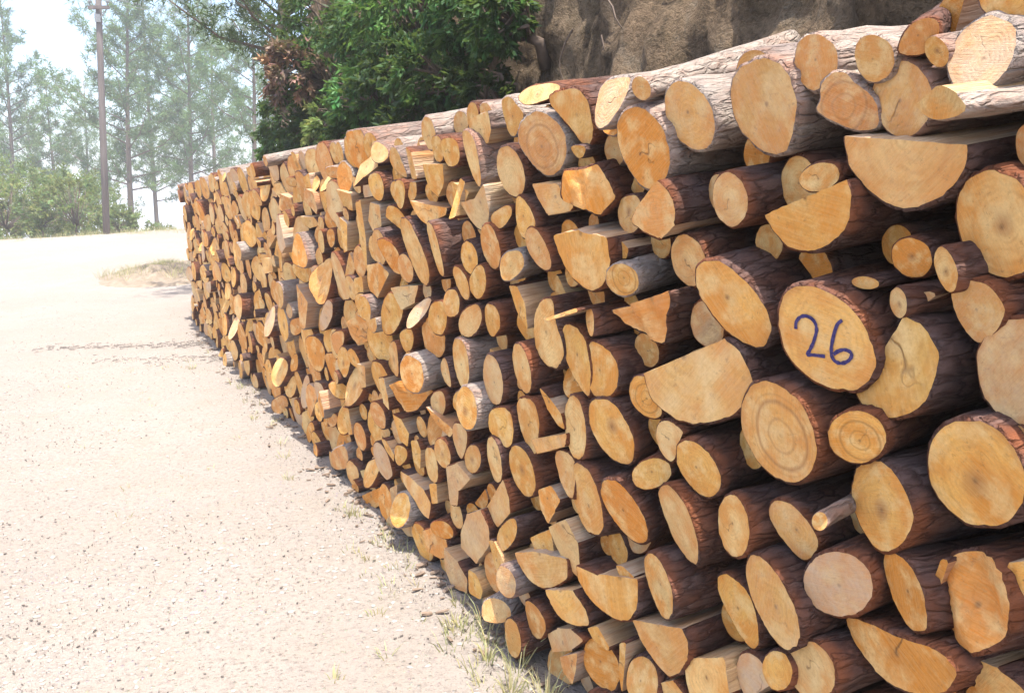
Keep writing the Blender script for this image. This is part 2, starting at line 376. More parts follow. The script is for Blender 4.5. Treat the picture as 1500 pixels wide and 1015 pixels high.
# traced cross sections of the nearer logs: id, flags, u mm, z mm, proud m, yaw deg, outline mm
LOGS = [
('I1','',1349,1754,0.03,-2.1,[(-78,-2),(-76,-41),(-56,-70),(-20,-80),(23,-70),(60,-39),(81,2),(79,44),(55,72),(17,80),(-25,67),(-59,37)]),
('A2','',1122,1749,0.05,-9.7,[(-23,90),(-58,71),(-80,44),(-85,2),(-73,-47),(-40,-92),(-2,-98),(47,-79),(85,-36),(94,6),(89,54),(47,84)]),
('A3','d',1003,1812,0.06,-5.9,[(1,51),(-36,33),(-53,8),(-52,-23),(-27,-43),(8,-52),(29,-40),(49,-9),(49,27),(34,47)]),
('A4','',880,1799,0.07,-6.5,[(1,39),(-29,24),(-42,4),(-42,-21),(-21,-40),(7,-41),(28,-26),(38,1),(37,23),(24,36)]),
('A5','d',789,1812,0.1,-1.1,[(-12,29),(-26,21),(-28,1),(-21,-17),(-3,-28),(25,-23),(30,-14),(24,7),(10,25)]),
('A6','k',762,1787,0.09,-18.4,[(-23,-3),(-22,-15),(-15,-23),(-4,-25),(9,-20),(18,-10),(23,3),(22,15),(14,23),(3,25),(-9,20),(-18,10)]),
('A7','wl',691,1771,0.1,-8.3,[(2,55),(-20,45),(-46,30),(-57,1),(-53,-25),(-35,-48),(0,-56),(23,-49),(45,-25),(56,-4),(51,28),(34,47)]),
('A8','',664,1843,0.05,4.1,[(-48,-11),(-44,-28),(-28,-38),(-5,-38),(21,-28),(41,-10),(50,11),(45,29),(27,39),(3,37),(-21,26),(-40,9)]),
('A9','dr',941,1735,0.05,7.7,[(-3,56),(-28,26),(-52,11),(-64,-17),(-65,-52),(-22,-53),(22,-34),(41,-20),(56,-6),(44,8),(45,32),(25,49)]),
('A10','',833,1727,0.04,-13.1,[(6,67),(-32,52),(-60,21),(-61,-7),(-53,-42),(-27,-61),(8,-63),(41,-42),(64,-7),(65,27),(47,55)]),
('A11','sp',687,1693,0.16,-9.7,[(49,6),(5,29),(-29,11),(-44,-9),(-9,-22),(27,-15)]),
('A12','sp',817,1600,0.06,-8,[(101,76),(-116,41),(-113,16),(-91,-21),(-52,-45),(-4,-55),(26,-45),(62,-18),(88,10),(99,41)]),
('I13','pk',653,1528,0.06,-14,[(-79,1),(-74,-38),(-51,-69),(-13,-83),(30,-74),(66,-44),(83,-1),(76,42),(49,73),(9,82),(-32,70),(-64,41)]),
('A14','p',1203,1569,0.05,-7.7,[(-56,-5),(-45,-33),(-21,-54),(8,-60),(36,-49),(54,-25),(57,6),(44,35),(20,54),(-9,59),(-36,48),(-53,25)]),
('A15','p',981,1607,0.05,8.4,[(-41,11),(-41,-3),(-30,-16),(-12,-25),(11,-28),(30,-22),(42,-11),(42,4),(30,17),(10,26),(-12,27),(-30,22)]),
('I16','s',991,1521,0.05,-5.4,[(128,14),(-88,78),(-100,48),(-83,-14),(-13,-54),(61,-50),(96,-22)]),
('I17','d',623,1637,0.04,-23.9,[(-32,-1),(-31,-19),(-22,-32),(-6,-36),(11,-31),(26,-17),(33,2),(31,20),(21,32),(6,36),(-11,30),(-25,17)]),
('B1','',1166,1358,0.08,3.3,[(50,91),(-1,80),(-51,42),(-86,-5),(-95,-49),(-72,-88),(-31,-92),(27,-68),(77,-9),(94,29),(88,69)]),
('B2','',925,1319,0.1,5,[(42,96),(-5,92),(-51,70),(-84,31),(-102,-17),(-99,-49),(-73,-85),(-38,-95),(8,-95),(55,-72),(89,-30),(97,14),(90,59),(71,82)]),
('B3','s',790,1266,0.05,-8.4,[(-5,107),(-35,99),(-69,73),(-76,40),(-64,-23),(-34,-56),(11,-76),(50,-76),(78,-59),(91,-36),(54,8)]),
('B4','dk',804,1469,0,5.8,[(-37,2),(-34,-16),(-22,-30),(-4,-36),(16,-33),(31,-20),(38,-2),(35,17),(21,31),(3,36),(-16,32),(-31,20)]),
('B5','pk',713,1457,0.09,-23.3,[(-26,2),(-26,-16),(-20,-31),(-9,-37),(5,-33),(18,-20),(26,-2),(27,17),(20,31),(8,37),(-6,33),(-18,20)]),
('B6','t',876,1421,0.03,-3.7,[(-26,0),(-23,-6),(-13,-10),(0,-12),(13,-10),(23,-6),(27,0),(23,6),(13,10),(0,12),(-13,10),(-23,6)]),
('B7','pk',799,1395,0.06,-20.3,[(-25,0),(-21,-14),(-11,-24),(2,-28),(14,-24),(23,-14),(25,0),(21,14),(10,24),(-2,28),(-14,24),(-23,13)]),
('B8','sty',770,1404,0.02,-4.3,[(25,-7),(-7,13),(-24,9),(7,-15)]),
('B9','',670,1398,0.05,-19.8,[(2,48),(-27,40),(-48,14),(-47,-7),(-28,-33),(0,-58),(20,-54),(45,-15),(50,24),(33,41)]),
('B10','y',596,1314,0.06,-17.8,[(-77,12),(-73,-29),(-50,-63),(-13,-82),(28,-79),(63,-53),(81,-12),(75,33),(48,67),(9,82),(-30,75),(-61,49)]),
('I18','r',1025,1113,0.08,-6.3,[(-101,34),(-103,-19),(-79,-68),(-33,-101),(24,-108),(76,-85),(107,-37),(108,23),(78,74),(27,104),(-28,105),(-75,79)]),
('I19','r',848,1150,0.08,5.9,[(-55,16),(-50,-12),(-32,-37),(-6,-53),(24,-55),(47,-41),(57,-16),(51,13),(31,39),(3,53),(-25,53),(-46,39)]),
('I20','k',642,1145,0.07,-8.7,[(-89,26),(-84,-20),(-57,-62),(-14,-89),(35,-93),(76,-71),(95,-27),(87,25),(54,68),(8,90),(-39,89),(-73,65)]),
('I21','s',1257,1149,0.06,-0.7,[(183,3),(-70,122),(-118,100),(-142,39),(-102,-36),(2,-85),(84,-89),(162,-56)]),
('I22','p',584,1212,0.06,-25,[(-17,3),(-17,-10),(-12,-20),(-4,-25),(5,-24),(13,-16),(17,-3),(17,10),(12,20),(4,25),(-5,24),(-13,15)]),
('I23','',1264,962,0.05,4.4,[(36,65),(-27,67),(-75,19),(-73,-30),(-25,-73),(29,-58),(69,-21),(67,31)]),
('C2','p',1144,867,0.05,-10.6,[(-66,25),(-67,-12),(-50,-46),(-19,-68),(17,-73),(49,-57),(68,-25),(68,13),(49,48),(17,69),(-18,71),(-49,55)]),
('C3','',1000,915,0.02,-1.5,[(33,51),(-4,56),(-35,36),(-58,9),(-66,-13),(-32,-67),(-2,-69),(46,-30),(61,-3),(57,30)]),
('C4','k',807,1034,0.04,-11.9,[(13,80),(-26,75),(-55,52),(-81,25),(-83,-9),(-61,-50),(-27,-83),(6,-87),(43,-67),(71,-38),(80,-3),(73,40),(46,65)]),
('C5','',1015,757,0.08,-4.6,[(46,83),(4,83),(-45,57),(-80,21),(-94,-33),(-63,-82),(-24,-94),(26,-70),(65,-33),(84,14),(80,54)]),
('C5b','',1156,657,-0.02,-6.4,[(68,46),(36,71),(-45,68),(-74,0),(-69,-73),(-26,-81),(36,-37),(74,7)]),
('C6','w',875,851,0.05,-1.8,[(-78,35),(-72,-3),(-47,-41),(-8,-69),(34,-80),(67,-68),(82,-36),(74,5),(45,45),(4,71),(-36,77),(-65,64)]),
('C7','d',742,902,0.05,-20.3,[(26,59),(-11,57),(-44,33),(-56,-7),(-56,-46),(-28,-67),(9,-65),(46,-24),(60,18),(55,42)]),
('C8','cd',630,932,0.04,-18.7,[(54,58),(-1,86),(-39,82),(-66,52),(-75,23),(-57,-44),(-11,-88),(35,-86),(90,-69),(71,-14)]),
('C8b','sdt',693,941,0.03,-4.8,[(-6,40),(-19,41),(5,-40),(20,-40)]),
('C9','sc',559,1000,0.06,-11.3,[(25,18),(-7,34),(-22,-24),(4,-28)]),
('C10','sd',745,767,0.04,-8.9,[(140,3),(71,29),(-21,51),(-90,74),(-127,58),(-114,17),(-73,-27),(-27,-53),(33,-69),(85,-52),(122,-31)]),
('C11','p',919,647,0.05,-8.9,[(-72,36),(-66,0),(-43,-37),(-8,-65),(31,-76),(61,-66),(75,-37),(68,2),(41,40),(5,66),(-32,74),(-60,63)]),
('C12','',1005,596,0.04,-12.8,[(-46,21),(-42,-4),(-27,-28),(-5,-45),(19,-50),(38,-41),(47,-21),(43,5),(27,29),(4,45),(-20,49),(-38,40)]),
('C13','sp',1202,433,0.03,-1.7,[(104,15),(-41,102),(-66,26),(-71,2),(11,-79),(63,-66)]),
('C14','sp',582,802,0.03,-11,[(47,25),(-4,38),(-44,30),(-46,-18),(5,-59),(42,-15)]),
('D2','',2193,1842,0,6,[(38,57),(-7,57),(-50,21),(-76,-6),(-40,-38),(-2,-72),(32,-56),(49,-4),(55,41)]),
('D3','pl',1989,1879,0.04,17.1,[(87,3),(37,29),(-49,26),(-75,8),(-57,-11),(4,-28),(53,-26)]),
('D4','dr',1970,1733,0.03,6.8,[(-8,106),(-77,56),(-95,21),(-87,-28),(-61,-65),(-6,-94),(43,-77),(95,-15),(110,23),(85,74)]),
('D5','',1826,1811,0.02,12.5,[(-8,65),(-46,54),(-68,12),(-70,-51),(-49,-91),(-19,-91),(12,-52),(53,-9),(95,41),(70,60),(30,61)]),
('D6','wl',1619,1814,0.07,-1.1,[(24,56),(-45,54),(-63,32),(-48,-18),(-24,-49),(10,-64),(38,-48),(53,-7),(55,43)]),
('D7','',1467,1824,0.11,1.9,[(-28,-4),(-25,-17),(-15,-26),(-1,-28),(13,-22),(24,-11),(28,4),(25,17),(15,26),(1,28),(-13,22),(-24,10)]),
('D8','d',1491,1691,0.05,-2.2,[(53,98),(-3,99),(-51,74),(-83,35),(-93,-20),(-77,-60),(-52,-82),(-5,-100),(36,-89),(81,-39),(101,16),(94,69)]),
('D10','',1795,1703,0.02,16.2,[(26,20),(-27,15),(-17,-8),(0,-20),(18,-5)]),
('D11','p',2172,1666,0.03,2.3,[(-82,-3),(-71,-44),(-42,-74),(-1,-85),(41,-73),(73,-40),(84,4),(72,47),(41,76),(-1,84),(-42,70),(-71,38)]),
('D12','s',1928,1575,0.02,2.8,[(85,48),(-30,44),(-85,-21),(-75,-30),(36,-44),(68,3)]),
('D13','cd',1752,1609,0.03,16,[(-38,60),(-65,37),(-106,-31),(-55,-77),(0,-61),(82,-33),(91,12),(76,45),(17,47)]),
('D14','sd',1421,1539,0.08,0.5,[(-18,75),(-51,50),(-70,14),(-62,-22),(-7,-60),(45,-47),(93,-20),(71,9)]),
('D17a','',2084,1523,0.03,1,[(46,68),(-3,61),(-62,13),(-74,-29),(-16,-74),(46,-51),(65,12)]),
('D17b','',2005,1430,0.02,1.2,[(66,56),(7,70),(-38,29),(-61,-24),(-51,-61),(6,-65),(71,-6)]),
('I30','s',1725,1410,0.07,1.9,[(137,61),(14,78),(-114,64),(-122,-5),(-81,-61),(-12,-86),(66,-52),(111,-1)]),
('D19','s',1617,1444,0,1.4,[(34,15),(-8,24),(-41,3),(-34,-19),(50,-23)]),
('I31','pl',2145,1369,0.05,17.8,[(62,31),(-12,54),(-49,16),(-41,-17),(0,-47),(40,-37)]),
('E1','r',1557,1373,0.06,15.1,[(-58,-2),(-46,-24),(-23,-40),(8,-46),(36,-39),(56,-22),(59,2),(47,25),(21,41),(-9,45),(-37,38),(-54,21)]),
('E2','scd',1479,1282,0.04,0.8,[(154,0),(53,29),(-98,77),(-97,43),(-71,-8),(-52,-60),(18,-51),(92,-30)]),
('E3','st',2118,1253,0.03,1.8,[(63,50),(12,54),(-37,1),(-50,-75),(12,-31)]),
('E4','p',1937,1182,0.03,-3.9,[(-15,107),(-53,105),(-54,45),(-93,-22),(-81,-72),(-19,-110),(60,-107),(109,-57),(96,28),(50,83)]),
('E5a','',1771,1138,0.04,-5.8,[(83,83),(-3,87),(-57,59),(-77,0),(-79,-52),(-63,-109),(16,-79),(80,-23),(101,34)]),
('E5b','',1648,1123,0.05,-5.5,[(42,75),(-34,63),(-81,27),(-74,-39),(-29,-75),(47,-84),(66,-18),(63,50)]),
('E6','k',1597,956,0.04,9.4,[(80,82),(-5,98),(-49,61),(-86,8),(-81,-43),(-61,-72),(-18,-79),(36,-67),(85,-19),(99,30)]),
('E7','r',1458,1090,0.05,3.7,[(22,52),(-8,55),(-38,29),(-46,0),(-55,-33),(-34,-54),(9,-55),(48,-33),(57,2),(43,37)]),
('E8','pl',1698,1248,0.06,-3.8,[(30,36),(-8,28),(-36,-34),(-10,-32),(24,3)]),
('E9','p',2301,965,0.03,-2.9,[(-84,15),(-73,-33),(-43,-73),(0,-94),(43,-90),(75,-61),(87,-15),(74,35),(41,75),(-2,94),(-44,88),(-74,59)]),
('E10','p',2090,1045,0.04,-3.6,[(-76,15),(-74,-28),(-54,-64),(-18,-84),(23,-81),(58,-56),(78,-16),(76,29),(53,66),(16,84),(-24,79),(-57,54)]),
('E11','',2236,805,0.03,7.8,[(78,55),(-30,86),(-69,28),(-64,-37),(-29,-63),(29,-47),(85,-21)]),
('E12','',2043,860,0.03,-4.7,[(101,74),(-49,109),(-85,57),(-78,17),(-36,-59),(-7,-96),(54,-80),(101,-22)]),
('E13','st',1896,949,0.04,1.3,[(62,62),(17,40),(-39,-3),(-50,-47),(-18,-46),(27,-7)]),
('E14','p',1785,925,0.03,-11.6,[(-75,15),(-74,-34),(-53,-74),(-18,-95),(23,-90),(58,-61),(77,-15),(75,36),(52,76),(16,95),(-24,89),(-57,59)]),
('E15','sc',1910,848,0.05,2.7,[(99,-18),(-2,18),(-86,48),(-86,11),(75,-58)]),
('E17','p',1367,1002,0.04,1.9,[(42,35),(-1,51),(-53,35),(-44,23),(-26,-22),(-7,-58),(30,-54),(58,-10)]),
('E19','stl',1767,1261,0.1,1,[(69,-17),(-56,23),(-66,15),(53,-21)]),
('F3','sy',2609,481,0.04,6,[(72,56),(-21,100),(-123,63),(-18,-18),(11,-94),(77,-108)]),
('I32','p',2292,678,0.03,-4,[(-80,21),(-69,-27),(-40,-68),(0,-91),(41,-90),(71,-64),(82,-20),(70,29),(39,69),(-2,91),(-41,88),(-70,62)]),
('F4','s',2245,525,0.03,4.2,[(-33,106),(-71,60),(-71,0),(46,-103),(129,-63)]),
('F5','',2183,439,0.05,1,[(-52,89),(-84,63),(-52,-9),(40,-83),(83,-65),(65,5)]),
('F6','sy',2451,336,0.04,5.3,[(44,64),(-92,131),(-139,83),(-122,12),(30,-135),(150,-118),(129,-37)]),
('F7','st',2223,318,0.07,2.1,[(85,56),(41,70),(-42,18),(-66,-42),(-42,-72),(25,-31)]),
('F8','sy',2649,93,0.02,6.2,[(77,78),(-26,52),(-87,4),(-77,-58),(33,-74),(80,-3)]),
('F9','s',2456,125,0.03,5.3,[(45,45),(-8,47),(-50,2),(-33,-42),(46,-51)]),
('F10','sd',1949,630,0,2.9,[(59,26),(-7,62),(-59,29),(-34,-11),(4,-67),(38,-39)]),
('F11','',1836,773,0.02,-5.1,[(72,47),(-4,66),(-64,37),(-51,-18),(-38,-82),(23,-54),(63,4)]),
('F12','',1721,731,0.03,-9.7,[(60,92),(-20,103),(-68,72),(-94,22),(-97,-48),(-60,-94),(36,-115),(79,-67),(90,-10),(75,45)]),
('F13','d',1535,764,0.05,10.1,[(45,78),(-7,82),(-58,44),(-91,-6),(-86,-60),(-38,-90),(13,-74),(59,-40),(88,10),(76,56)]),
('F14','p',1318,811,0.05,-12.3,[(31,91),(-15,88),(-62,52),(-79,-14),(-62,-85),(-18,-99),(42,-74),(77,-9),(87,50)]),
('F15','',1438,893,0.03,14.6,[(-58,14),(-48,-9),(-25,-31),(6,-45),(35,-47),(56,-36),(60,-14),(48,11),(23,32),(-8,45),(-36,45),(-54,34)]),
('F17','s',1979,472,0,3,[(71,6),(-32,70),(-53,-19),(14,-57)]),
('F18','sp',1824,529,0.02,2.3,[(91,38),(-16,103),(-65,44),(-61,-19),(-38,-83),(24,-65),(64,-19)]),
('F19','s',1953,409,0.05,2.9,[(140,5),(31,50),(-125,85),(-127,23),(-51,-46),(30,-70),(102,-46)]),
('F20','s',1586,499,0.06,1.3,[(142,25),(43,40),(-112,90),(-119,33),(-106,-14),(-68,-51),(6,-65),(86,-46),(128,-14)]),
('F21','p',1379,626,0.06,-6.7,[(35,70),(-19,76),(-68,38),(-81,-19),(-49,-77),(-7,-89),(50,-47),(73,3),(66,45)]),
('F22','s',1358,450,0.03,0.3,[(135,12),(-74,98),(-92,70),(-87,29),(-56,-34),(-1,-82),(62,-67),(113,-26)]),
('F23','s',1792,351,0.05,2.2,[(113,13),(-27,73),(-88,35),(-100,-3),(-30,-45),(46,-50),(86,-22)]),
('F24','d',2004,208,0.03,1.3,[(60,50),(-15,66),(-66,41),(-73,3),(-17,-71),(44,-77),(67,-11)]),
('F25','sd',1782,166,0.05,2.1,[(53,3),(-46,72),(-35,11),(-12,-52),(40,-34)]),
('F26','sy',1839,225,0.02,2.4,[(112,-46),(45,12),(-56,63),(-127,67),(-58,-4),(84,-94)]),
('F27','st',1527,317,0.04,0.5,[(8,62),(-23,79),(-11,1),(7,-89),(19,-53)]),
('F28','st',1631,341,0.05,0.7,[(55,3),(3,37),(-49,-5),(-39,-18),(30,-18)]),
('F30','sp',1348,329,0,0.2,[(47,0),(-14,46),(-51,25),(-27,-20),(45,-51)]),
('F31','st',1533,581,0.03,0.5,[(40,5),(9,18),(-43,7),(-34,-11),(28,-18)]),
('F32','pl',2262,116,0.06,18.3,[(61,22),(5,49),(-64,28),(-64,-18),(6,-45),(55,-36)]),
('G1','sp',2393,1817,0.02,5,[(66,35),(-66,50),(-66,-3),(-31,-49),(30,-44),(67,10)]),
('G2','p',2443,1729,0.04,-6.5,[(82,87),(3,88),(-71,40),(-68,-97),(-11,-102),(65,-16)]),
('G3','',2665,1753,0,12.5,[(51,57),(-53,52),(-62,-29),(-17,-52),(29,-42),(52,15)]),
('G4','',2763,1774,0.02,-0.2,[(35,47),(-45,47),(-50,-42),(22,-49),(38,-2)]),
('G5','',3184,1742,0.02,7.4,[(50,66),(-18,68),(-47,-12),(-61,-67),(5,-49),(72,-5)]),
('G5b','s',2988,1728,0.06,7.9,[(28,68),(-10,50),(-28,-59),(11,-59)]),
('G6','s',2787,1658,0.02,6.9,[(71,61),(-71,56),(-55,-17),(2,-65),(53,-35)]),
('G7','',3166,1610,0.02,1.3,[(57,61),(-58,57),(-54,-5),(2,-68),(54,-44)]),
('G8','s',3043,1619,0,8.2,[(4,39),(-57,37),(-40,-8),(39,-54),(54,-14)]),
('G9','sd',2864,1533,0.01,7.3,[(128,48),(-121,17),(-113,-4),(23,-47),(83,-14)]),
('G10','stl',2548,1584,0.06,2.9,[(12,72),(-31,57),(-13,-61),(31,-68)]),
('G11','s',2577,1568,0.01,5.9,[(36,77),(-80,41),(-28,-12),(26,-60),(46,-46)]),
('G12','sp',2404,1541,0.04,5,[(92,29),(2,41),(-71,89),(-70,2),(-34,-68),(16,-69),(66,-24)]),
('D16','',2237,1522,0.02,18.2,[(70,6),(-40,46),(-49,14),(-14,-25),(32,-40)]),
('G14','p',2994,1377,0.03,-3,[(122,126),(11,138),(-54,59),(-96,-1),(-113,-91),(-40,-151),(52,-102),(118,22)]),
('G15','d',3285,1339,0.04,13.2,[(95,81),(-21,70),(-76,-8),(-58,-84),(1,-66),(59,6)]),
('G16','p',2764,1389,0.05,-7.2,[(63,110),(-66,97),(-68,-83),(11,-101),(59,-22)]),
('G17a','',2550,1281,0.03,5.5,[(66,45),(17,63),(-49,27),(-60,-47),(-7,-64),(33,-23)]),
('G17b','',2408,1298,0.04,-1.6,[(2,56),(-59,60),(-58,-25),(5,-70),(60,-35),(51,13)]),
('G18','',3441,1647,0.05,12.9,[(61,59),(-45,69),(-71,-7),(-37,-64),(27,-55),(65,-2)]),
('G19','sp',3502,1509,0.03,10.3,[(28,67),(-76,57),(-70,-36),(37,-66),(80,-22)]),
('G20','spl',3557,1733,0.06,10.6,[(93,-75),(66,22),(-81,78),(-93,10),(15,-34)]),
('G22','st',3698,1440,0.03,5.6,[(24,137),(-55,154),(-39,-45),(19,-197),(52,-49)]),
('G24','d',4159,1744,0,27.4,[(66,23),(-9,35),(-77,8),(-33,-36),(53,-29)]),
('G25','s',3963,1593,0.01,12.5,[(94,56),(-79,31),(-55,-53),(40,-34)]),
('G26','sd',3494,1224,0.04,10.3,[(90,53),(-39,74),(-137,32),(7,-92),(79,-66)]),
('G27','s',3787,1147,0.02,11.7,[(49,46),(-47,67),(-49,-46),(47,-67)]),
('G30','pl',3416,1797,0.02,22.1,[(46,61),(-48,23),(-58,-26),(5,-45),(56,-14)]),
('H1','',2758,1127,0.05,7.1,[(18,65),(-59,68),(-72,7),(-40,-62),(23,-73),(70,-32),(59,27)]),
('H2a','p',2494,1143,0.02,10.7,[(41,41),(-57,78),(-74,8),(-20,-53),(43,-58),(68,-17)]),
('H2b','',2301,1173,0.03,1.6,[(61,47),(-25,63),(-65,20),(-52,-23),(19,-68),(62,-39)]),
('H3a','p',2555,987,0.04,-2.8,[(28,88),(-69,85),(-95,14),(-64,-75),(35,-116),(84,-38),(81,42)]),
('H3b','p',2719,913,0.02,-3.1,[(36,37),(-42,73),(-59,-53),(17,-51),(49,-6)]),
('H5','p',2797,769,0.02,12.3,[(34,36),(-49,70),(-68,18),(-19,-57),(37,-51),(65,-17)]),
('H6','',2556,833,0.03,17.2,[(-56,20),(-48,-7),(-28,-32),(0,-49),(29,-53),(50,-43),(57,-20),(49,8),(27,34),(-2,50),(-29,52),(-49,41)]),
('H8','p',2584,678,0.03,-0.5,[(28,61),(-63,64),(-80,13),(-4,-97),(51,-55),(68,15)]),
('H9','k',2477,626,0.02,10,[(-66,26),(-58,-6),(-34,-38),(0,-60),(34,-66),(59,-54),(68,-27),(58,8),(32,39),(-2,60),(-35,64),(-58,52)]),
('H13','s',3219,542,0.02,9,[(72,66),(7,59),(-61,-3),(-41,-68),(22,-54)]),
('H15','sp',3413,678,0.05,9.9,[(54,65),(-5,82),(-37,-16),(-34,-76),(22,-55)]),
('H16','d',3544,540,0.03,15.7,[(73,50),(-6,71),(-70,26),(-66,-57),(1,-67),(69,-22)]),
('H18','scd',3075,739,0.03,8.4,[(202,10),(-41,94),(-169,51),(-104,5),(1,-82),(110,-79)]),
('H19','std',2743,697,0.04,3.4,[(129,41),(1,16),(-101,-5),(-66,-40),(38,-12)]),
('H20','',3296,1084,0.04,12.3,[(87,11),(-5,100),(-69,74),(-114,28),(-12,-93),(113,-120)]),
('H21','sp',3134,1173,0.01,8.6,[(113,29),(-97,54),(-61,-20),(45,-63)]),
('H22','wl',2959,1118,0.06,2.8,[(52,25),(-70,81),(-66,6),(17,-65),(67,-47)]),
('H23','',3127,977,0.02,8.9,[(72,30),(-69,74),(-66,3),(5,-66),(57,-41)]),
('H24','k',3288,870,0.03,0.3,[(74,52),(-60,101),(-80,30),(-47,-80),(32,-85),(80,-17)]),
('J1','d',4214,116,0.08,17.7,[(50,54),(-117,122),(-94,-24),(-39,-49),(95,-94),(105,-9)]),
('J2','pl',3692,190,0.03,3,[(62,55),(-85,96),(-63,-42),(17,-81),(70,-29)]),
('J3','st',3405,403,0.03,4.9,[(63,40),(8,43),(-60,-15),(-40,-54),(30,-14)]),
('J4','',3249,415,0.02,10.1,[(48,47),(-59,51),(-57,-4),(16,-59),(52,-35)]),
('J5','s',3036,494,0.03,8.2,[(43,38),(-14,58),(-40,24),(-22,-71),(33,-49)]),
('J6','p',2855,486,0.04,0.4,[(64,65),(-55,92),(-76,8),(-48,-64),(37,-77),(78,-25)]),
('J7','st',2849,364,0.03,3.6,[(36,30),(-24,52),(-29,-32),(17,-50)]),
('J9','s',3039,296,0.04,8.2,[(166,58),(89,59),(-79,42),(-143,6),(-128,-67),(-62,-70),(20,-34),(137,7)]),
('J10','d',2764,233,0.03,20.8,[(71,14),(-7,50),(-61,30),(-60,-19),(-5,-44),(63,-31)]),
('J11','sd',2833,140,0.03,7.2,[(103,27),(45,62),(-86,48),(-109,-25),(-31,-53),(78,-59)]),
('J15','sy',3330,182,0.02,9.5,[(44,30),(-34,75),(-16,1),(-44,-34),(50,-73)]),
('J16','sy',3207,87,0.02,9,[(91,29),(28,52),(-101,39),(-69,-41),(-11,-57),(62,-23)]),
('J17','sd',3686,44,0,11.2,[(113,-9),(-90,97),(-101,7),(-20,-38),(98,-57)]),
('J18','sy',3391,39,0.02,9.8,[(75,-26),(-55,85),(-50,-8),(29,-52)]),
('K4','',4950,1150,0.04,20.7,[(85,53),(-78,84),(-74,-50),(-9,-71),(76,-17)]),
('K5','p',4102,1187,0.03,4.4,[(105,108),(0,136),(-90,64),(-118,-34),(-110,-113),(92,-139),(120,-21)]),
('K6','p',4455,1360,0.04,4.9,[(0,64),(-66,74),(-29,-50),(40,-70),(55,-16)]),
('K7','stw',4612,1120,0.05,7.5,[(16,82),(-37,95),(-16,-85),(37,-92)]),
('K9','st',3994,1406,0.03,6.3,[(43,98),(-41,64),(-19,-76),(17,-86)]),
('K10','d',4257,1389,0.02,11.3,[(61,37),(-52,56),(-45,-32),(37,-60)]),
('K11','pl',4261,1696,0.03,17.2,[(7,40),(-60,56),(-42,-13),(41,-53),(53,-30)]),
('K13','',5153,1724,0,29,[(53,8),(18,31),(-55,24),(-51,-35),(36,-28)]),
('K14','s',4713,1702,0.02,15,[(52,31),(-39,56),(-38,-45),(26,-43)]),
('K15','cd',5312,1564,0,23.9,[(57,82),(-70,51),(-75,-61),(9,-63),(80,-9)]),
('K16','s',4700,1469,0.04,15,[(90,35),(-71,30),(-112,-15),(14,-36),(78,-14)]),
('K18','s',5997,1125,0.03,15,[(75,49),(-77,58),(-65,-43),(67,-64)]),
('K20','s',3925,1245,0.02,12.3,[(-18,82),(-52,2),(-22,-43),(63,-47),(30,7)]),
('K22','st',5546,1198,0.03,7.5,[(20,84),(-46,89),(-21,-83),(47,-90)]),
('L1','d',4705,664,0.04,15.9,[(109,73),(15,110),(-100,80),(-123,-20),(-51,-120),(51,-102),(99,-21)]),
('L2','w',4414,931,0.04,17.9,[(-70,114),(-109,81),(-60,-16),(67,-104),(115,-90),(58,15)]),
('L4','p',3763,1076,0.03,10.4,[(45,43),(-56,58),(-43,-26),(4,-49),(50,-27)]),
('L5','cd',3812,928,0.03,25.8,[(85,31),(-17,83),(-106,34),(-73,-44),(34,-73),(77,-31)]),
('L6','d',4200,808,0.02,17,[(86,43),(-78,79),(-74,21),(4,-79),(63,-64)]),
('L7','d',5120,780,0.03,29,[(74,32),(-47,65),(-96,36),(-12,-57),(82,-76)]),
('L8','w',5005,344,0.03,10.7,[(-60,131),(-123,133),(-67,-5),(32,-115),(127,-132),(90,-13)]),
('L9','w',4654,410,0.02,3.7,[(67,77),(-84,76),(-74,-1),(22,-113),(68,-39)]),
('L10','',4211,528,0.03,27.7,[(91,28),(-7,58),(-72,15),(-47,-50),(34,-51)]),
('L12','s',5731,385,0.02,15,[(57,89),(-71,47),(-39,-54),(53,-82)]),
('L13','d',5803,83,0.03,27.3,[(120,1),(-22,83),(-81,44),(-76,-27),(58,-102)]),
('L15','d',4936,94,0.02,8.9,[(68,14),(-81,94),(-96,21),(109,-129)]),
('L17','st',5350,600,0.02,7.5,[(54,61),(-60,87),(-40,-63),(46,-86)]),
('L18','s',3778,690,0.03,11.6,[(45,60),(-38,60),(-31,-51),(23,-69)]),
('L19','d',4404,299,0,21.8,[(65,6),(-62,65),(-44,-16),(41,-55)]),
('L20','st',4050,383,0.04,6.5,[(30,80),(-40,85),(-16,-75),(26,-90)]),
]
# ------------------------------------------------------------------ bank behind the stack
def bank_h(u): return 6.5 * (1 - sstep(10.0, 13.6, u)) + 0.0
bm_ = MB()
us = [(-8 + 0.07 * i) for i in range(int(23 / 0.07))]
ts = [i / 130 for i in range(131)]
for t in ts:
    for u in us:
        if t < 0.75:
            k = t / 0.75; zz = k * 1.0; bb = 1.22 + 0.95 * k ** 1.3
        else:
            k = (t - 0.75) / 0.25; zz = 1 + 0.28 * k; bb = 2.17 + 9 * k
        h = bank_h(u)
        q = Vector((u * 0.8, bb, zz * 6.5))
        nn = 0.16 * noise.noise(q * 0.8) + 0.13 * noise.noise(Vector((u * 2.6, 3, zz * 9))) + 0.09 * noise.noise(Vector((u * 6, 8, zz * 22))) + 0.05 * noise.noise(Vector((u * 15, 8, zz * 60)))
        ridge = -0.07 * abs(noise.noise(Vector((u * 1.3 + zz * 5.0, 11, zz * 6))))
        off = (nn + ridge) * min(1, zz * 3)
        P = PD * u - PN * (DIST + bb - 0.1 + off)
        bm_.vert((P.x, P.y, -0.15 + zz * h + 0.3 * off * (1 if t > .75 else 0)))
nu = len(us)
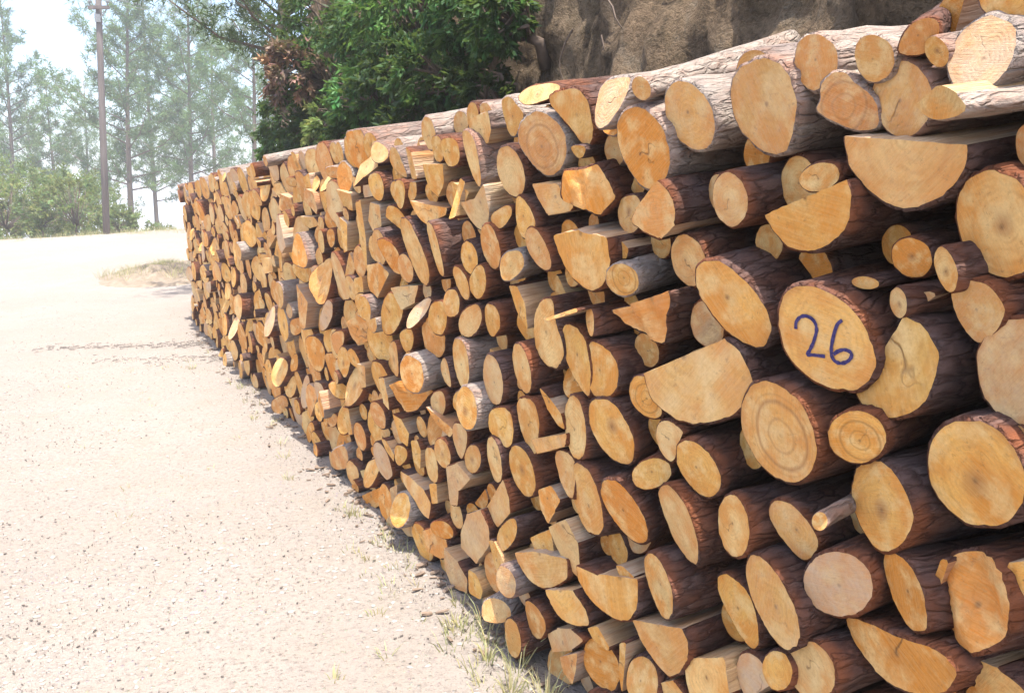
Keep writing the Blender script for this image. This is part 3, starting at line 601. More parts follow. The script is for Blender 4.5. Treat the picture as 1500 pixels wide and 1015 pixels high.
for j in range(len(ts) - 1):
    for i in range(nu - 1): bm_.face((j * nu + i, (j + 1) * nu + i, (j + 1) * nu + i + 1, j * nu + i + 1))
tag(bm_.build('earth_bank', M_BANK, smooth=True), kind='structure')
# thin roots hanging out of the cut
rb = MB()
for k in range(34):
    u = U(1.5, 8.5); z = U(2.0, 4.2); kk = (z + 0.15) / 6.5
    b = 1.22 + 0.95 * kk ** 1.3 - 0.12
    pts = []; P = PD * u - PN * (DIST + b); P.z = z
    dr = PD * U(-1, 1) + Vector((0, 0, U(-1, 0.1))); dr.normalize()
    for s in range(7):
        pts.append(P.copy()); P = P + dr * U(0.05, 0.11) + PN * U(-0.01, 0.025); dr = (dr + Vector((U(-.4, .4), U(-.4, .4), U(-.5, .2)))).normalized()
    r0 = U(0.004, 0.010)
    rb.tube(pts, [r0 * (1 - 0.12 * i) for i in range(7)], 4)
tag(rb.build('bank_roots', M_TRUNK), 'thin dry roots hanging out of the cut earth bank', 'roots', kind='stuff')

# ------------------------------------------------------------------ logs
WOOD = {'': (0.80, 0.420, 0.100), 'p': (0.81, 0.54, 0.225), 'w': (0.70, 0.47, 0.28), 'd': (0.74, 0.265, 0.034), 'y': (0.58, 0.37, 0.17)}  # pale and whitish tints also paint the brightness of sunlit ends
def wood_tint(fl):
    c = WOOD['']
    for k in 'pwdy':
        if k in fl: c = WOOD[k]
    v = U(0.74, 1.08); w = U(-0.09, 0.07)
    return (c[0] * v, c[1] * v * (1 + w), c[2] * v * (1 + 2.2 * w), 1)
def smooth_outline(P, split, seg):
    """P: CCW (x, z). Returns points and a flag per edge: True = split wood, False = bark"""
    n = len(P)
    P = [Vector(p) for p in P]
    diam = max((a - b).length for a in P for b in P)
    E = []
    for i in range(n):
        E.append(bool(split) and (P[(i + 1) % n] - P[i]).length > 0.40 * diam)
    hard = []
    for i in range(n):
        a = P[i] - P[i - 1]; b = P[(i + 1) % n] - P[i]
        ang = abs(math.degrees(a.angle(b))) if a.length > 1e-6 and b.length > 1e-6 else 0
        hard.append(bool(split) and (ang > 48 or E[i] or E[i - 1]))
    done = [False] * n
    for it in range(3):
        Q, F, H, Dn = [], [], [], []
        n = len(P)
        for i in range(n):
            if done[i]:
                Q.append(P[i]); F.append(E[i]); H.append(hard[i]); Dn.append(True); continue
            a = P[i - 1] - P[i]; b = P[(i + 1) % n] - P[i]
            if hard[i]:
                ca, cb = min(0.25 * a.length, 0.006) / max(a.length, 1e-6), min(0.25 * b.length, 0.006) / max(b.length, 1e-6)
            else: ca = cb = 0.25
            Q.append(P[i] + a * ca); F.append(E[i - 1] and E[i]); H.append(hard[i]); Dn.append(hard[i])
            Q.append(P[i] + b * cb); F.append(E[i]); H.append(hard[i]); Dn.append(hard[i])
        P, E, hard, done = Q, F, H, Dn
    # even out the spacing
    R, G = [], []
    n = len(P)
    acc = None
    i = 0
    for i in range(n):
        L = (P[(i + 1) % n] - P[i]).length
        if R and (P[i] - R[-1]).length < seg * 0.45 and not done[i]: continue
        R.append(P[i]); G.append(E[i])
        k = int(L / seg)
        for s in range(1, k + 1):
            if s / (k + 1) < 1: R.append(P[i].lerp(P[(i + 1) % n], s / (k + 1))); G.append(E[i])
    return R, G
def area_of(P): return 0.5 * sum(P[i - 1][0] * P[i][1] - P[i][0] * P[i - 1][1] for i in range(len(P)))

def log_geometry(P, fl, length, T, detail, mbs, kxz=None, bark_v=1.0):
    """P local outline CCW (metres), T 4x4 to apply; mbs = dict(bark=MB, cut=MB, split=MB)"""
    split = 's' in fl or 'c' in fl
    A = abs(area_of(P)); R0 = math.sqrt(A / math.pi)
    seg = {2: max(0.010, R0 * 0.17), 1: R0 * 0.26, 0: R0 * 0.62}[detail]
    O, G = smooth_outline(P, split, seg)
    n = len(O)
    if n < 4: return
    cen = sum(O, Vector((0, 0))) / n
    g_ = math.sqrt(A / max(1e-6, abs(area_of(O)))) * (1.05 if detail else 1.0)
    O = [cen + (o - cen) * g_ for o in O]
    seed = U(0, 50)
    # irregular outline
    if detail:
        for i in range(n):
            dv = O[i] - cen
            am = 0.034 if G[i] else 0.032
            O[i] = cen + dv * (1 + am * noise.noise(Vector((dv.x * 40, dv.y * 40, seed))) + 0.8 * am * noise.noise(Vector((dv.x * 140, dv.y * 140, seed + 9))))
    pith = cen.copy()
    if any(G):
        best = max((( (O[(i + 1) % n] - O[i]).length, i) for i in range(n) if G[i]))
        mids = [O[i] for i in range(n) if G[i]]
        pith = sum(mids, Vector((0, 0))) / len(mids)
    else:
        pith = cen + Vector((U(-.14, .14), U(-.14, .14))) * R0
    RR = max((o - pith).length for o in O)
    if not any(G): RR = RR * 0.93
    kx, kz = kxz if kxz else (U(-.10, .10), U(-.14, .10))
    if 'l' in fl: kx, kz = U(0.0, 0.15), U(0.36, 0.5)
    tint = wood_tint(fl)
    fx = (1.0 if 'r' in fl else (U(0.0, .25)), 1.0 if 'k' in fl else (0 if kxz and 't' not in fl else U(0, .35)), 0.75 if 'w' in fl else (0.45 if 'y' in fl else U(0, .4) * (rnd() < .5)), 1)
    chunk = 'c' in fl
    bt = min(0.0065, 0.09 * R0) if R0 > 0.02 else 0.001
    def front(o):
        s = o.x * kx + o.y * kz
        if chunk:
            s += 0.022 * noise.noise(Vector((o.x * 16 + o.y * 9, o.y * 4, seed))) + 0.010 * abs(noise.noise(Vector((o.x * 55, o.y * 18, seed + 4))))
        elif detail: s += 0.0012 * noise.noise(Vector((o.x * 60, o.y * 60, seed)))
        return s
    # cut face
    c = mbs['cut']
    lv = {2: (0.3, 0.55, 0.78, 0.93), 1: (0.5, 0.85), 0: (0.6,)}[detail]
    if chunk and detail == 2: lv = (0.15, 0.3, 0.45, 0.6, 0.75, 0.87, 0.95)
    rot = U(0, 6.28); cr_, sr_ = math.cos(rot), math.sin(rot)
    def cv(o):
        a_, b_ = (o.x - pith.x) / RR, (o.y - pith.y) / RR
        return c.vert(T @ Vector((o.x, front(o), o.y)), pc=(a_ * cr_ - b_ * sr_, a_ * sr_ + b_ * cr_, seed), tint=tint, fx=fx)
    def inset(o, i):
        if G[i] or G[i - 1]: return cen + (o - cen) * 0.994
        dv = o - cen; return cen + dv * (1 - bt / max(dv.length, 1e-4))
    rim = [inset(o, i) for i, o in enumerate(O)]
    ctr = cv(cen); prev = None
    for t in lv + (1.0,):
        ring = [cv(cen + (o - cen) * t) for o in rim]
        for i in range(n):
            j = (i + 1) % n
            if prev is None: c.face((ctr, ring[i], ring[j]))
            else: c.face((prev[i], ring[i], ring[j], prev[j]))
        prev = ring
    # sides
    K = {2: (0.0, 0.004, 0.03, 0.08, 0.15, 0.24, 0.35, 0.5, 0.7, 1.0), 1: (0.0, 0.004, 0.1, 0.3, 1.0), 0: (0.0, 0.006, 1.0)}[detail]
    bend = (U(-.02, .02), U(-.02, .02)) if detail else (0, 0)
    btint = (*( [bark_v * U(0.75, 1.25)] * 3 ), 1)
    for key, want in (('bark', False), ('split', True)):
        if want not in G: continue
        b = mbs[key]; idx = {}
        for i in range(n):
            if G[i] != want and G[i - 1] != want: continue
            for k, kk in enumerate(K):
                y = kk * length
                if k == 0: o = rim[i]
                else:
                    o = O[i]; dv = o - cen
                    ns = (noise.noise(Vector((dv.x * 30, y * 9, dv.y * 30 + seed))) * 0.5 + noise.noise(Vector((dv.x * 75, y * 22, dv.y * 75 + seed)))) if not want else (noise.noise(Vector((dv.x * 45, y * 2, dv.y * 45 + seed))) + 0.8 * noise.noise(Vector((dv.x * 150, y * 5, dv.y * 150 + seed))))
                    am = (0.0055 if want else 0.0048) * min(1, R0 / 0.05) * (1 if kk > 0.01 else 0.5)
                    grow = 1 + 0.05 * kk * (1 if not want else 0)
                    if detail: o = cen + dv * grow + dv.normalized() * ns * am
                    o = o + Vector(bend) * kk * kk
                fr = front(O[i] if k else rim[i]) * (1 - kk)
                loc = Vector((o.x, fr + y, o.y))
                idx[i, k] = b.vert(T @ loc, bc=(loc.x + seed, loc.y, loc.z + seed * 0.7), tint=tint if want else btint)
        for i in range(n):
            if G[i] != want: continue
            j = (i + 1) % n
            for k in range(len(K) - 1): b.face((idx[i, k], idx[i, k + 1], idx[j, k + 1], idx[j, k]))
        if not want and all((i, len(K) - 1) in idx for i in range(n)) and detail:
            b.face([idx[i, len(K) - 1] for i in range(n)][::-1])
    return dict(front=front, cen=cen, kx=kx, kz=kz)

def log_matrix(u, z, p, yaw, pitch, roll=0.0):
    o, d, n = frame(u, p)
    f = math.radians(yaw)
    e = d * math.cos(f) + n * math.sin(f)
    X = -e; Z = Vector((0, 0, 1)); Y = Z.cross(X)
    M = Matrix((X, Y, Z)).transposed().to_4x4()
    M = M @ Matrix.Rotation(math.radians(pitch), 4, 'X')
    M.translation = (o.x, o.y, z)
    return M
ALL = []      # (u, z, radius, object, flags, id)
CAMM = cam.matrix_basis.inverted() if False else (Matrix.Translation(cam.location) @ cam.rotation_euler.to_matrix().to_4x4()).inverted()
def pix(P):
    q = CAMM @ Vector(P)
    return (750 + 1120 * q.x / -q.z, 507.5 - 1120 * q.y / -q.z, -q.z)
def make_log(id, u, z, p, yaw, pitch, P, fl, detail, length=None, kxz=None, M=None, bv=None):
    length = length or U(0.86, 0.98)
    M = M or log_matrix(u, z, p, yaw, pitch)
    mbs = dict(bark=MB(), cut=MB(), split=MB())
    info = log_geometry(P, fl, length, Matrix(), detail, mbs, kxz, bv or (2.6 if ((z > top_z(u) - 0.2 and rnd() < 0.55) or id in ('I31', 'E1', 'STUB', 'H3a', 'F32', 'J1')) else 1.0))  # paler bark on top-row and listed logs paints their sunlit look
    nm = 'stick' if 't' in fl else ('split_log' if 's' in fl or 'c' in fl else 'log')
    root = empty(nm); root.matrix_world = M
    for key, pn, mt in (('bark', 'bark', M_BARK), ('cut', 'cut_face', M_CUT), ('split', 'split_face', M_SPLIT)):
        if mbs[key].f:
            o = mbs[key].build(pn, mt, root, smooth=True)
            if key == 'cut': info['cut'] = o
    info['root'] = root
    ALL.append((u, z, math.sqrt(abs(area_of(P)) / math.pi), root, fl, id))
    return info

def pitch_at(z): return 3.0 + 5.0 * sstep(0.3, 1.9, z)
POLY = []     # outlines in (u, z) for the packing
for id, fl, cu, cz, p, yaw, pts in LOGS:
    u0, z0 = cu / 1000, cz / 1000
    if id not in ('A11', 'E19'): p = 0.02 + p * float(np.interp(u0, [1.5, 3.0, 4.5], [0.55, 0.40, 0.25]))
    POLY.append([(u0 + a / 1000, z0 + b / 1000) for a, b in pts])
    P = [(-a / 1000, b / 1000) for a, b in pts]
    if area_of(P) < 0: P = P[::-1]
    pit = pitch_at(z0) + U(-1.5, 1.5)
    M = None; L = None; kxz = None
    if id in ('D7', 'A5'):
        tgt = {'D7': (1.761, 2.056, .75), 'A5': (1.111, 2.010, .55)}[id]
        o, d, n = frame(u0, p)
        q, _, _ = frame(tgt[0], -tgt[2]); v = Vector((q.x - o.x, q.y - o.y, tgt[1] - z0))
        X = v.cross(Vector((0, 0, 1))).normalized(); Y = v.normalized(); Z = X.cross(Y)
        M = Matrix((X, Y, Z)).transposed().to_4x4(); M.translation = (o.x, o.y, z0)
        L = v.length
    if id == 'B2': kxz = (0.0, -0.04)
    if z0 > 1.55 and M is None: pit += 1.0
    info = make_log(id, u0, z0, p, yaw + U(-1.5, 1.5) * (id != 'B2'), pit if M is None else 0, P, fl, 2 if u0 < 3.0 else 1, L, kxz, M)
    if id == 'B2':
        th = math.atan2(DIST - 0.1, u0); kk = math.sin(th) / math.sin(th + math.radians(yaw))
        for nm, st in (('digit_two', [(985, 1328), (984, 1341), (976, 1351), (964, 1356), (951, 1354), (942, 1347), (938, 1336), (941, 1321), (948, 1303), (956, 1289), (960, 1281), (944, 1283), (921, 1284)]),
                       ('digit_six', [(883, 1357), (893, 1348), (900, 1331), (905, 1312), (907, 1295), (904, 1283), (896, 1277), (884, 1277), (871, 1284), (865, 1293), (867, 1300), (878, 1303), (891, 1299), (902, 1291)])):
            Q = [Vector((-(a / 1000 - u0) * kk, b / 1000 - z0)) for a, b in st]
            S = []
            for i in range(len(Q) - 1):          # Catmull-Rom
                p0, p1, p2, p3 = Q[max(0, i - 1)], Q[i], Q[i + 1], Q[min(len(Q) - 1, i + 2)]
                if nm == 'digit_two' and i == 10: p0 = p1
                for s in range(4):
                    t = s / 4
                    S.append(0.5 * ((2 * p1) + (p2 - p0) * t + (2 * p0 - 5 * p1 + 4 * p2 - p3) * t * t + (3 * p1 - p0 - 3 * p2 + p3) * t ** 3))
            S.append(Q[-1])
            mk = MB(); L_, R_ = [], []
            for i, q in enumerate(S):
                tg = (S[min(len(S) - 1, i + 1)] - S[max(0, i - 1)]).normalized(); nr = Vector((-tg.y, tg.x))
                w = 0.0034 * (1 + 0.40 * noise.noise(Vector((i * 0.5, 0, 3 if nm == 'digit_two' else 8))))
                for sgn, ls in ((1, L_), (-1, R_)):
                    v = q + nr * w * sgn
                    ls.append(mk.vert((v.x, info['front'](v) - 0.0018, v.y)))
            for i in range(len(S) - 1): mk.face((L_[i], L_[i + 1], R_[i + 1], R_[i]))
            o = mk.build(nm, M_INK, info['cut'])
            o['label'] = 'handwritten dark blue digit %s on the sawn face' % ('2' if nm == 'digit_two' else '6')
# the branch stub poking out of the stack with a sunlit tip
o1, _, _ = frame(0.845, 0.15); o2, _, _ = frame(0.9886, -0.35)
A_ = Vector((o1.x, o1.y, 1.010)); B_ = Vector((o2.x, o2.y, 0.98)); v = B_ - A_
X = v.cross(Vector((0, 0, 1))).normalized(); Y = v.normalized(); Z = X.cross(Y)
M = Matrix((X, Y, Z)).transposed().to_4x4(); M.translation = A_
make_log('STUB', 0.845, 1.01, 0.15, 0, 0, [(0.014 * math.cos(a * math.pi / 5), 0.016 * math.sin(a * math.pi / 5)) for a in range(10)], 'tpl', 2, v.length, (0, 1.2), M)
N_TRACED = len(ALL)

# ---- the rest of the stack: packed round the logs above
def dist_poly(x, y, P):
    c = False; best = 9; j = len(P) - 1
    for i in range(len(P)):
        x0, y0 = P[j]; x1, y1 = P[i]
        if (y1 > y) != (y0 > y) and x < (x0 - x1) * (y - y1) / (y0 - y1) + x1: c = not c
        dx, dy = x1 - x0, y1 - y0; L = dx * dx + dy * dy
        t = 0 if L == 0 else max(0, min(1, ((x - x0) * dx + (y - y0) * dy) / L))
        best = min(best, math.hypot(x - x0 - t * dx, y - y0 - t * dy)); j = i
    return -best if c else best
CELL = 0.2
bins = {}
for i, P in enumerate(POLY):
    xs = [q[0] for q in P]; zs = [q[1] for q in P]
    for a in range(int((min(xs) - .12) // CELL), int((max(xs) + .12) // CELL) + 1):
        for b in range(int((min(zs) - .12) // CELL), int((max(zs) + .12) // CELL) + 1): bins.setdefault((a, b), []).append(i)
cb = {}; CIR = []
rng = random.Random(5)
U_END = 17.0
def clear_at(u, z, r, cap):
    a, b = int(u // CELL), int(z // CELL); m = cap
    for i in bins.get((a, b), ()):
        m = min(m, dist_poly(u, z, POLY[i]))
        if m < r: return -1
    for da in (-1, 0, 1):
        for db in (-1, 0, 1):
            for (x, y, q) in cb.get((a + da, b + db), ()):
                m = min(m, math.hypot(u - x, z - y) - q)
                if m < r: return -1
    return m
def throw(n, rmin, rmax, u0, u1):
    for _ in range(n):
        u = rng.uniform(u0, u1); z = rng.uniform(0.02, 1.92)
        tz = top_z(u)
        m = clear_at(u, z, rmin, min(rmax, z + 0.005, tz - z + 0.004))
        if m < rmin: continue
        r = m if m < rmax else rng.uniform(rmin, rmax)
        CIR.append((u, z, r)); cb.setdefault((int(u // CELL), int(z // CELL)), []).append((u, z, r))
throw(6000, 0.088, 0.110, 3.6, U_END)
throw(2000, 0.070, 0.092, -1.0, 3.6)
throw(20000, 0.064, 0.088, 3.6, U_END)
throw(9000, 0.044, 0.062, -1.0, U_END)
throw(22000, 0.034, 0.050, -1.0, U_END)
throw(7000, 0.028, 0.045, 1.6, 4.0)
throw(12000, 0.028, 0.036, 1.7, U_END)
# grow each circle into a cell against its neighbours
def clip(P, a, b, c):
    """keep a*x + b*y <= c"""
    Q = []
    for i in range(len(P)):
        p, q = P[i - 1], P[i]
        fp, fq = a * p[0] + b * p[1] - c, a * q[0] + b * q[1] - c
        if (fp <= 0) != (fq <= 0):
            t = fp / (fp - fq); Q.append((p[0] + (q[0] - p[0]) * t, p[1] + (q[1] - p[1]) * t))
        if fq <= 0: Q.append(q)
    return Q
PACK = []
for (u, z, r) in CIR:
    R = r * 1.34
    near = u < 4.2 and any(dist_poly(u, z, POLY[i]) < R * 1.02 for i in bins.get((int(u // CELL), int(z // CELL)), ()))
    if near: R = r * 1.12
    ex = rng.uniform(0.85, 1.18); ph = rng.uniform(0, 3.14)
    P = [(R * math.cos(2 * math.pi * k / 14), R * math.sin(2 * math.pi * k / 14)) for k in range(14)]
    a, b = int(u // CELL), int(z // CELL)
    for da in (-1, 0, 1):
        for db in (-1, 0, 1):
            for (x, y, q) in cb.get((a + da, b + db), ()):
                dx, dy = x - u, y - z; L = math.hypot(dx, dy)
                if L < 1e-6 or L > R + q * 1.3: continue
                s = r + (L - r - q) * 0.5
                P = clip(P, dx / L, dy / L, s * 0.985)
    P = clip(P, 0, -1, z)
    P = clip(P, 0, 1, max(r, top_z(u) + 0.02 - z))
    fl = rng.choice(['', '', '', 'p', 'p', 'd', 'd', 'd', 'y', 'k', 'k', 'w'] if rng.random() < .6 else ['', 'p', 'd', 'k'])
    if rng.random() < (0.22 if u < 3.7 else 0.15) and r > 0.028:
        t = rng.uniform(0, 6.28); P = clip(P, math.cos(t), math.sin(t), rng.uniform(0.0, 0.35) * r); fl = 's' + fl
    if rng.random() < 0.05: fl += 'l'
    # drop very short edges
    Q = [P[0]] if P else []
    for q in P[1:]:
        if math.hypot(q[0] - Q[-1][0], q[1] - Q[-1][1]) > 0.25 * r: Q.append(q)
    if len(Q) < 4: continue
    PACK.append((u, z, r, [(-x, y) for x, y in Q][::-1], fl))
scored = []
for it in PACK:
    u, z, r, P, fl = it
    o, d, n = frame(u); x, y, dep = pix((o.x, o.y, z))
    th = math.atan2(DIST, max(u, 0.05))
    vis = 20 < x < 1500 and 0 < y < 1015 and u > 0.4 and u < 14
    scored.append(((1120 / dep) ** 2 * math.sin(th) * r * r * 3.14 if vis else 0, it))
scored.sort(key=lambda s: -s[0])
random.seed(77)
N_IND = 300 - N_TRACED
FAR = dict(bark=MB(), cut=MB(), split=MB())
for i, (sc_, (u, z, r, P, fl)) in enumerate(scored):
    inside = u < 3.9
    p = U(-0.07, -0.01) if (inside and r < 0.05) else (U(-0.045, 0.035) if rnd() < 0.91 else U(0.04, 0.11))
    bv = 2.6 if ((z > top_z(u) - 0.2 and rnd() < 0.55) or (p > 0.06 and rnd() < 0.5)) else 1.0  # pale bark carries sunlight on top-row and jutting logs
    yaw = np.interp(u, [.5, .9, 1.3, 2.2, 3, 4.5, 10, 13], [-12, -7, 0, 3, 6, 8, 7, 3]) + U(-6, 6)
    pit = pitch_at(z) + U(-3, 3) + (1.5 if z > 1.6 else 0)
    if i < N_IND and sc_ > 0: make_log('', u, z, p, yaw, pit, P, fl, 1, bv=bv)
    else:
        det = 1 if (u < 5.5 and u > 0.3) else 0
        log_geometry(P, fl, U(0.82, 0.95), log_matrix(u, z, p, yaw, pit), det, FAR, None, bv)
# everything smaller than the three hundred largest: one mass
far_root = MB()
parts = {}
for key, pn, mt in (('bark', 'bark', M_BARK), ('cut', 'cut_faces', M_CUT), ('split', 'split_faces', M_SPLIT)):
    parts[key] = FAR[key].build(pn, mt, smooth=(key != 'cut'))
big = parts['cut']; big.name = 'far_log_stack'
tag(big, 'mass of small log ends filling gaps and the distant left stretch of the stack', 'log stack', kind='stuff')
for key in ('bark', 'split'):
    parts[key].parent = big; parts[key]['kind'] = 'stuff'
# ------------------------------------------------------------------ labels of the logs
LAND = {
 'B2': ('thick round log marked with a handwritten 26 on its sawn face', 'the log numbered 26'),
 'I18': ('round log with bold dark growth rings, below left of the log numbered 26', 'the bold-ringed log'),
 'A12': ('large pale half-round log with a flat split top, high on the right', 'the flat-topped half log'),
 'A7': ('pale whitish oval log end catching sunlight at the top right corner', 'the whitish top right log'),
 'C6': ('weathered greyish pink round log end near the bottom right', 'the greyish pink log'),
 'C8': ('big splintered orange log chunk with a long crack, lower right', 'the cracked orange chunk'),
 'I20': ('largest round log with a dark pith spot at the right edge, lower half', 'the big dark-pith log'),
 'I13': ('big pale round log at the right edge, level with the flat-topped half', 'the big pale right-edge log'),
 'A2': ('tall oval golden log end under the long slender log on the top', 'the tall golden oval'),
 'D6': ('narrow whitish sunlit log end on the top row, left of a small round one', 'the sunlit white top log'),
 'D14': ('deep orange wedge of split log below the tall oval, with peeling bark', 'the orange wedge'),
 'A9': ('knotty orange log end with a dark inner ring, under the top row', 'the knotty log'),
 'F13': ('steeply leaning deep orange oval log end in the lower middle', 'the leaning orange oval'),
 'F20': ('wide half-round split log with its flat side up, low in the middle', 'the low wide half log'),
 'F6': ('greyish six-sided split log end near the ground, left of the middle', 'the greyish hexagonal log'),
 'H18': ('splintered orange split log with ragged fibres, centre left of the stack', 'the ragged orange split'),
 'D4': ('eight-sided orange log end with rings, just under the top row in the middle', 'the eight-sided orange log'),
 'H1': ('short round log end with wide dark bark, middle of the stack', 'the wide-barked round log'),
 'L1': ('golden oval log end low in the far left of the stack', 'the far golden oval'),
 'G16': ('tall narrow pale log end with dark bark to its right, upper middle', 'the tall narrow pale log'),
 'J1': ('orange log end with a white sunlit top, at the ground far left', 'the white-topped ground log'),
 'K5': ('tall pale log end in the upper far stretch of the stack', 'the tall far pale log'),
 'E6': ('long oval log with a darker heart, centre of the stack', 'the dark-hearted oval'),
 'C10': ('half log with a ragged orange right side at the bottom edge', 'the ragged bottom half log'),
}
CW = {'p': 'pale', 'w': 'whitish', 'd': 'deep orange', 'y': 'greyish'}
marks = [(a, LAND[a[5]][1]) for a in ALL if a[5] in LAND]
cnt = {}
for a in ALL:
    u, z, r, root, fl, id = a
    if id == 'STUB':
        tag(root, 'thin grey branch stub with a bright sunlit tip poking out below the bold-ringed log', 'stick', 'logs in the stack'); continue
    cat = 'stick' if 't' in fl else 'log'
    if id in LAND:
        tag(root, LAND[id][0], cat, 'logs in the stack'); continue
    col = 'golden'
    for k in CW:
        if k in fl: col = CW[k]
    shape = 'splinter' if 't' in fl else ('ragged chunk' if 'c' in fl else ('split log' if 's' in fl else 'round log'))
    size = 'thick' if r > 0.068 else ('small' if r < 0.035 else 'medium')
    if 't' in fl: size = 'thin'
    if not id: size = 'recessed ' + size if u < 3.9 else 'distant ' + size
    m = min(marks, key=lambda q: math.hypot((q[0][0] - u), q[0][1] - z))
    du, dz = m[0][0] - u, z - m[0][1]         # du > 0 : nearer the camera = right in the photo
    an = math.degrees(math.atan2(dz, du)) % 360
    dr = ['right of', 'above right of', 'above', 'above left of', 'left of', 'below left of', 'below', 'below right of'][int((an + 22.5) // 45) % 8]
    lit = ' sunlit' if 'l' in fl else ''
    cnt.setdefault((size, col, shape, lit, dr, m[1]), []).append((math.hypot(du, dz), root, cat))
ORD = [w + ' nearest' for w in 'x second third fourth fifth sixth seventh eighth ninth tenth eleventh twelfth'.split()]; ORD[0] = 'nearest'
for (size, col, shape, lit, dr, mk), L in cnt.items():
    L.sort(key=lambda q: q[0])
    for i, (dd, root, cat) in enumerate(L):
        pre = '' if len(L) == 1 else ORD[i] + ' '
        tag(root, '%s%s%s %s %s, %s %s' % (pre, size, lit, col, shape, dr, mk), cat, 'logs in the stack')

# ------------------------------------------------------------------ foliage helpers
def leaf(mb, p, dr, up, L, W, tint):
    s = dr.cross(up)
    if s.length < 1e-4: s = Vector((1, 0, 0))
    s = s.normalized() * W * 0.5
    q = [mb.vert(p, tint=tint), mb.vert(p + dr * L * 0.45 + s, tint=tint), mb.vert(p + dr * L, tint=tint), mb.vert(p + dr * L * 0.45 - s, tint=tint)]
    mb.face(q)
def rdir():
    while True:
        v = Vector((U(-1, 1), U(-1, 1), U(-1, 1)))
        if 0.05 < v.length < 1: return v.normalized()
def shrub(name, label, base, center, rad, n_cl, per, L, mat, seed, droop=0.5, trunk_r=0.05, cat='shrub', group=None, bright=1.0):
    random.seed(seed)
    base = Vector(base); center = Vector(center)
    root = empty(name, base)
    st = MB(); lf = MB()
    fork = (center - base) * 0.35
    st.tube([(0, 0, -0.1), fork * 0.5 + Vector((U(-.1, .1), U(-.1, .1), 0)), fork], [trunk_r, trunk_r * .85, trunk_r * .7], 7)
    for i in range(n_cl):
        v = rdir(); k = U(0.35, 1.0) ** 0.6
        c = (center - base) + Vector((v.x * rad[0], v.y * rad[1], v.z * rad[2])) * k
        if i % 3 == 0:
            mid = fork.lerp(c, 0.55) + Vector((U(-.1, .1), U(-.1, .1), U(0, .15)))
            st.tube([fork, mid, c], [trunk_r * .45, trunk_r * .28, 0.006], 5)
        out = (c - (center - base) * 0.9)
        out = out.normalized() if out.length > 1e-3 else Vector((0, 0, 1))
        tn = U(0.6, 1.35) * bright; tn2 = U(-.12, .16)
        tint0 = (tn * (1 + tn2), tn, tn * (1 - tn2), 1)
        sz = U(0.10, 0.24) * (rad[0] + rad[2]) / 2
        axis = (out + rdir() * 0.6 + Vector((0, 0, -droop))).normalized()
        for j in range(per):
            t = U(0, 1)
            p = c + axis * sz * 2 * (t - 0.3) + rdir() * sz * 0.55 * U(0, 1)
            dr = (axis + rdir() * 0.9 + Vector((0, 0, -droop * 0.5))).normalized()
            leaf(lf, p, dr, (rdir() + Vector((0, 0, 1))).normalized(), L * U(0.55, 1.35), L * U(0.28, 0.48), tuple(q * U(0.85, 1.15) for q in tint0[:3]) + (1,))
    st.build('trunk', M_TRUNK, root, smooth=True)
    lf.build('crown', mat, root)
    return tag(root, label, cat, group)
def at_bank(u, b, z): 
    P = PD * u - PN * (DIST + b); return (P.x, P.y, z)
def bank_pt(u, z):
    h = max(bank_h(u), 0.5); k = min(1, max(0.02, (z + 0.15) / h))
    return at_bank(u, 1.22 + 0.95 * k ** 1.3 - 0.05, z)
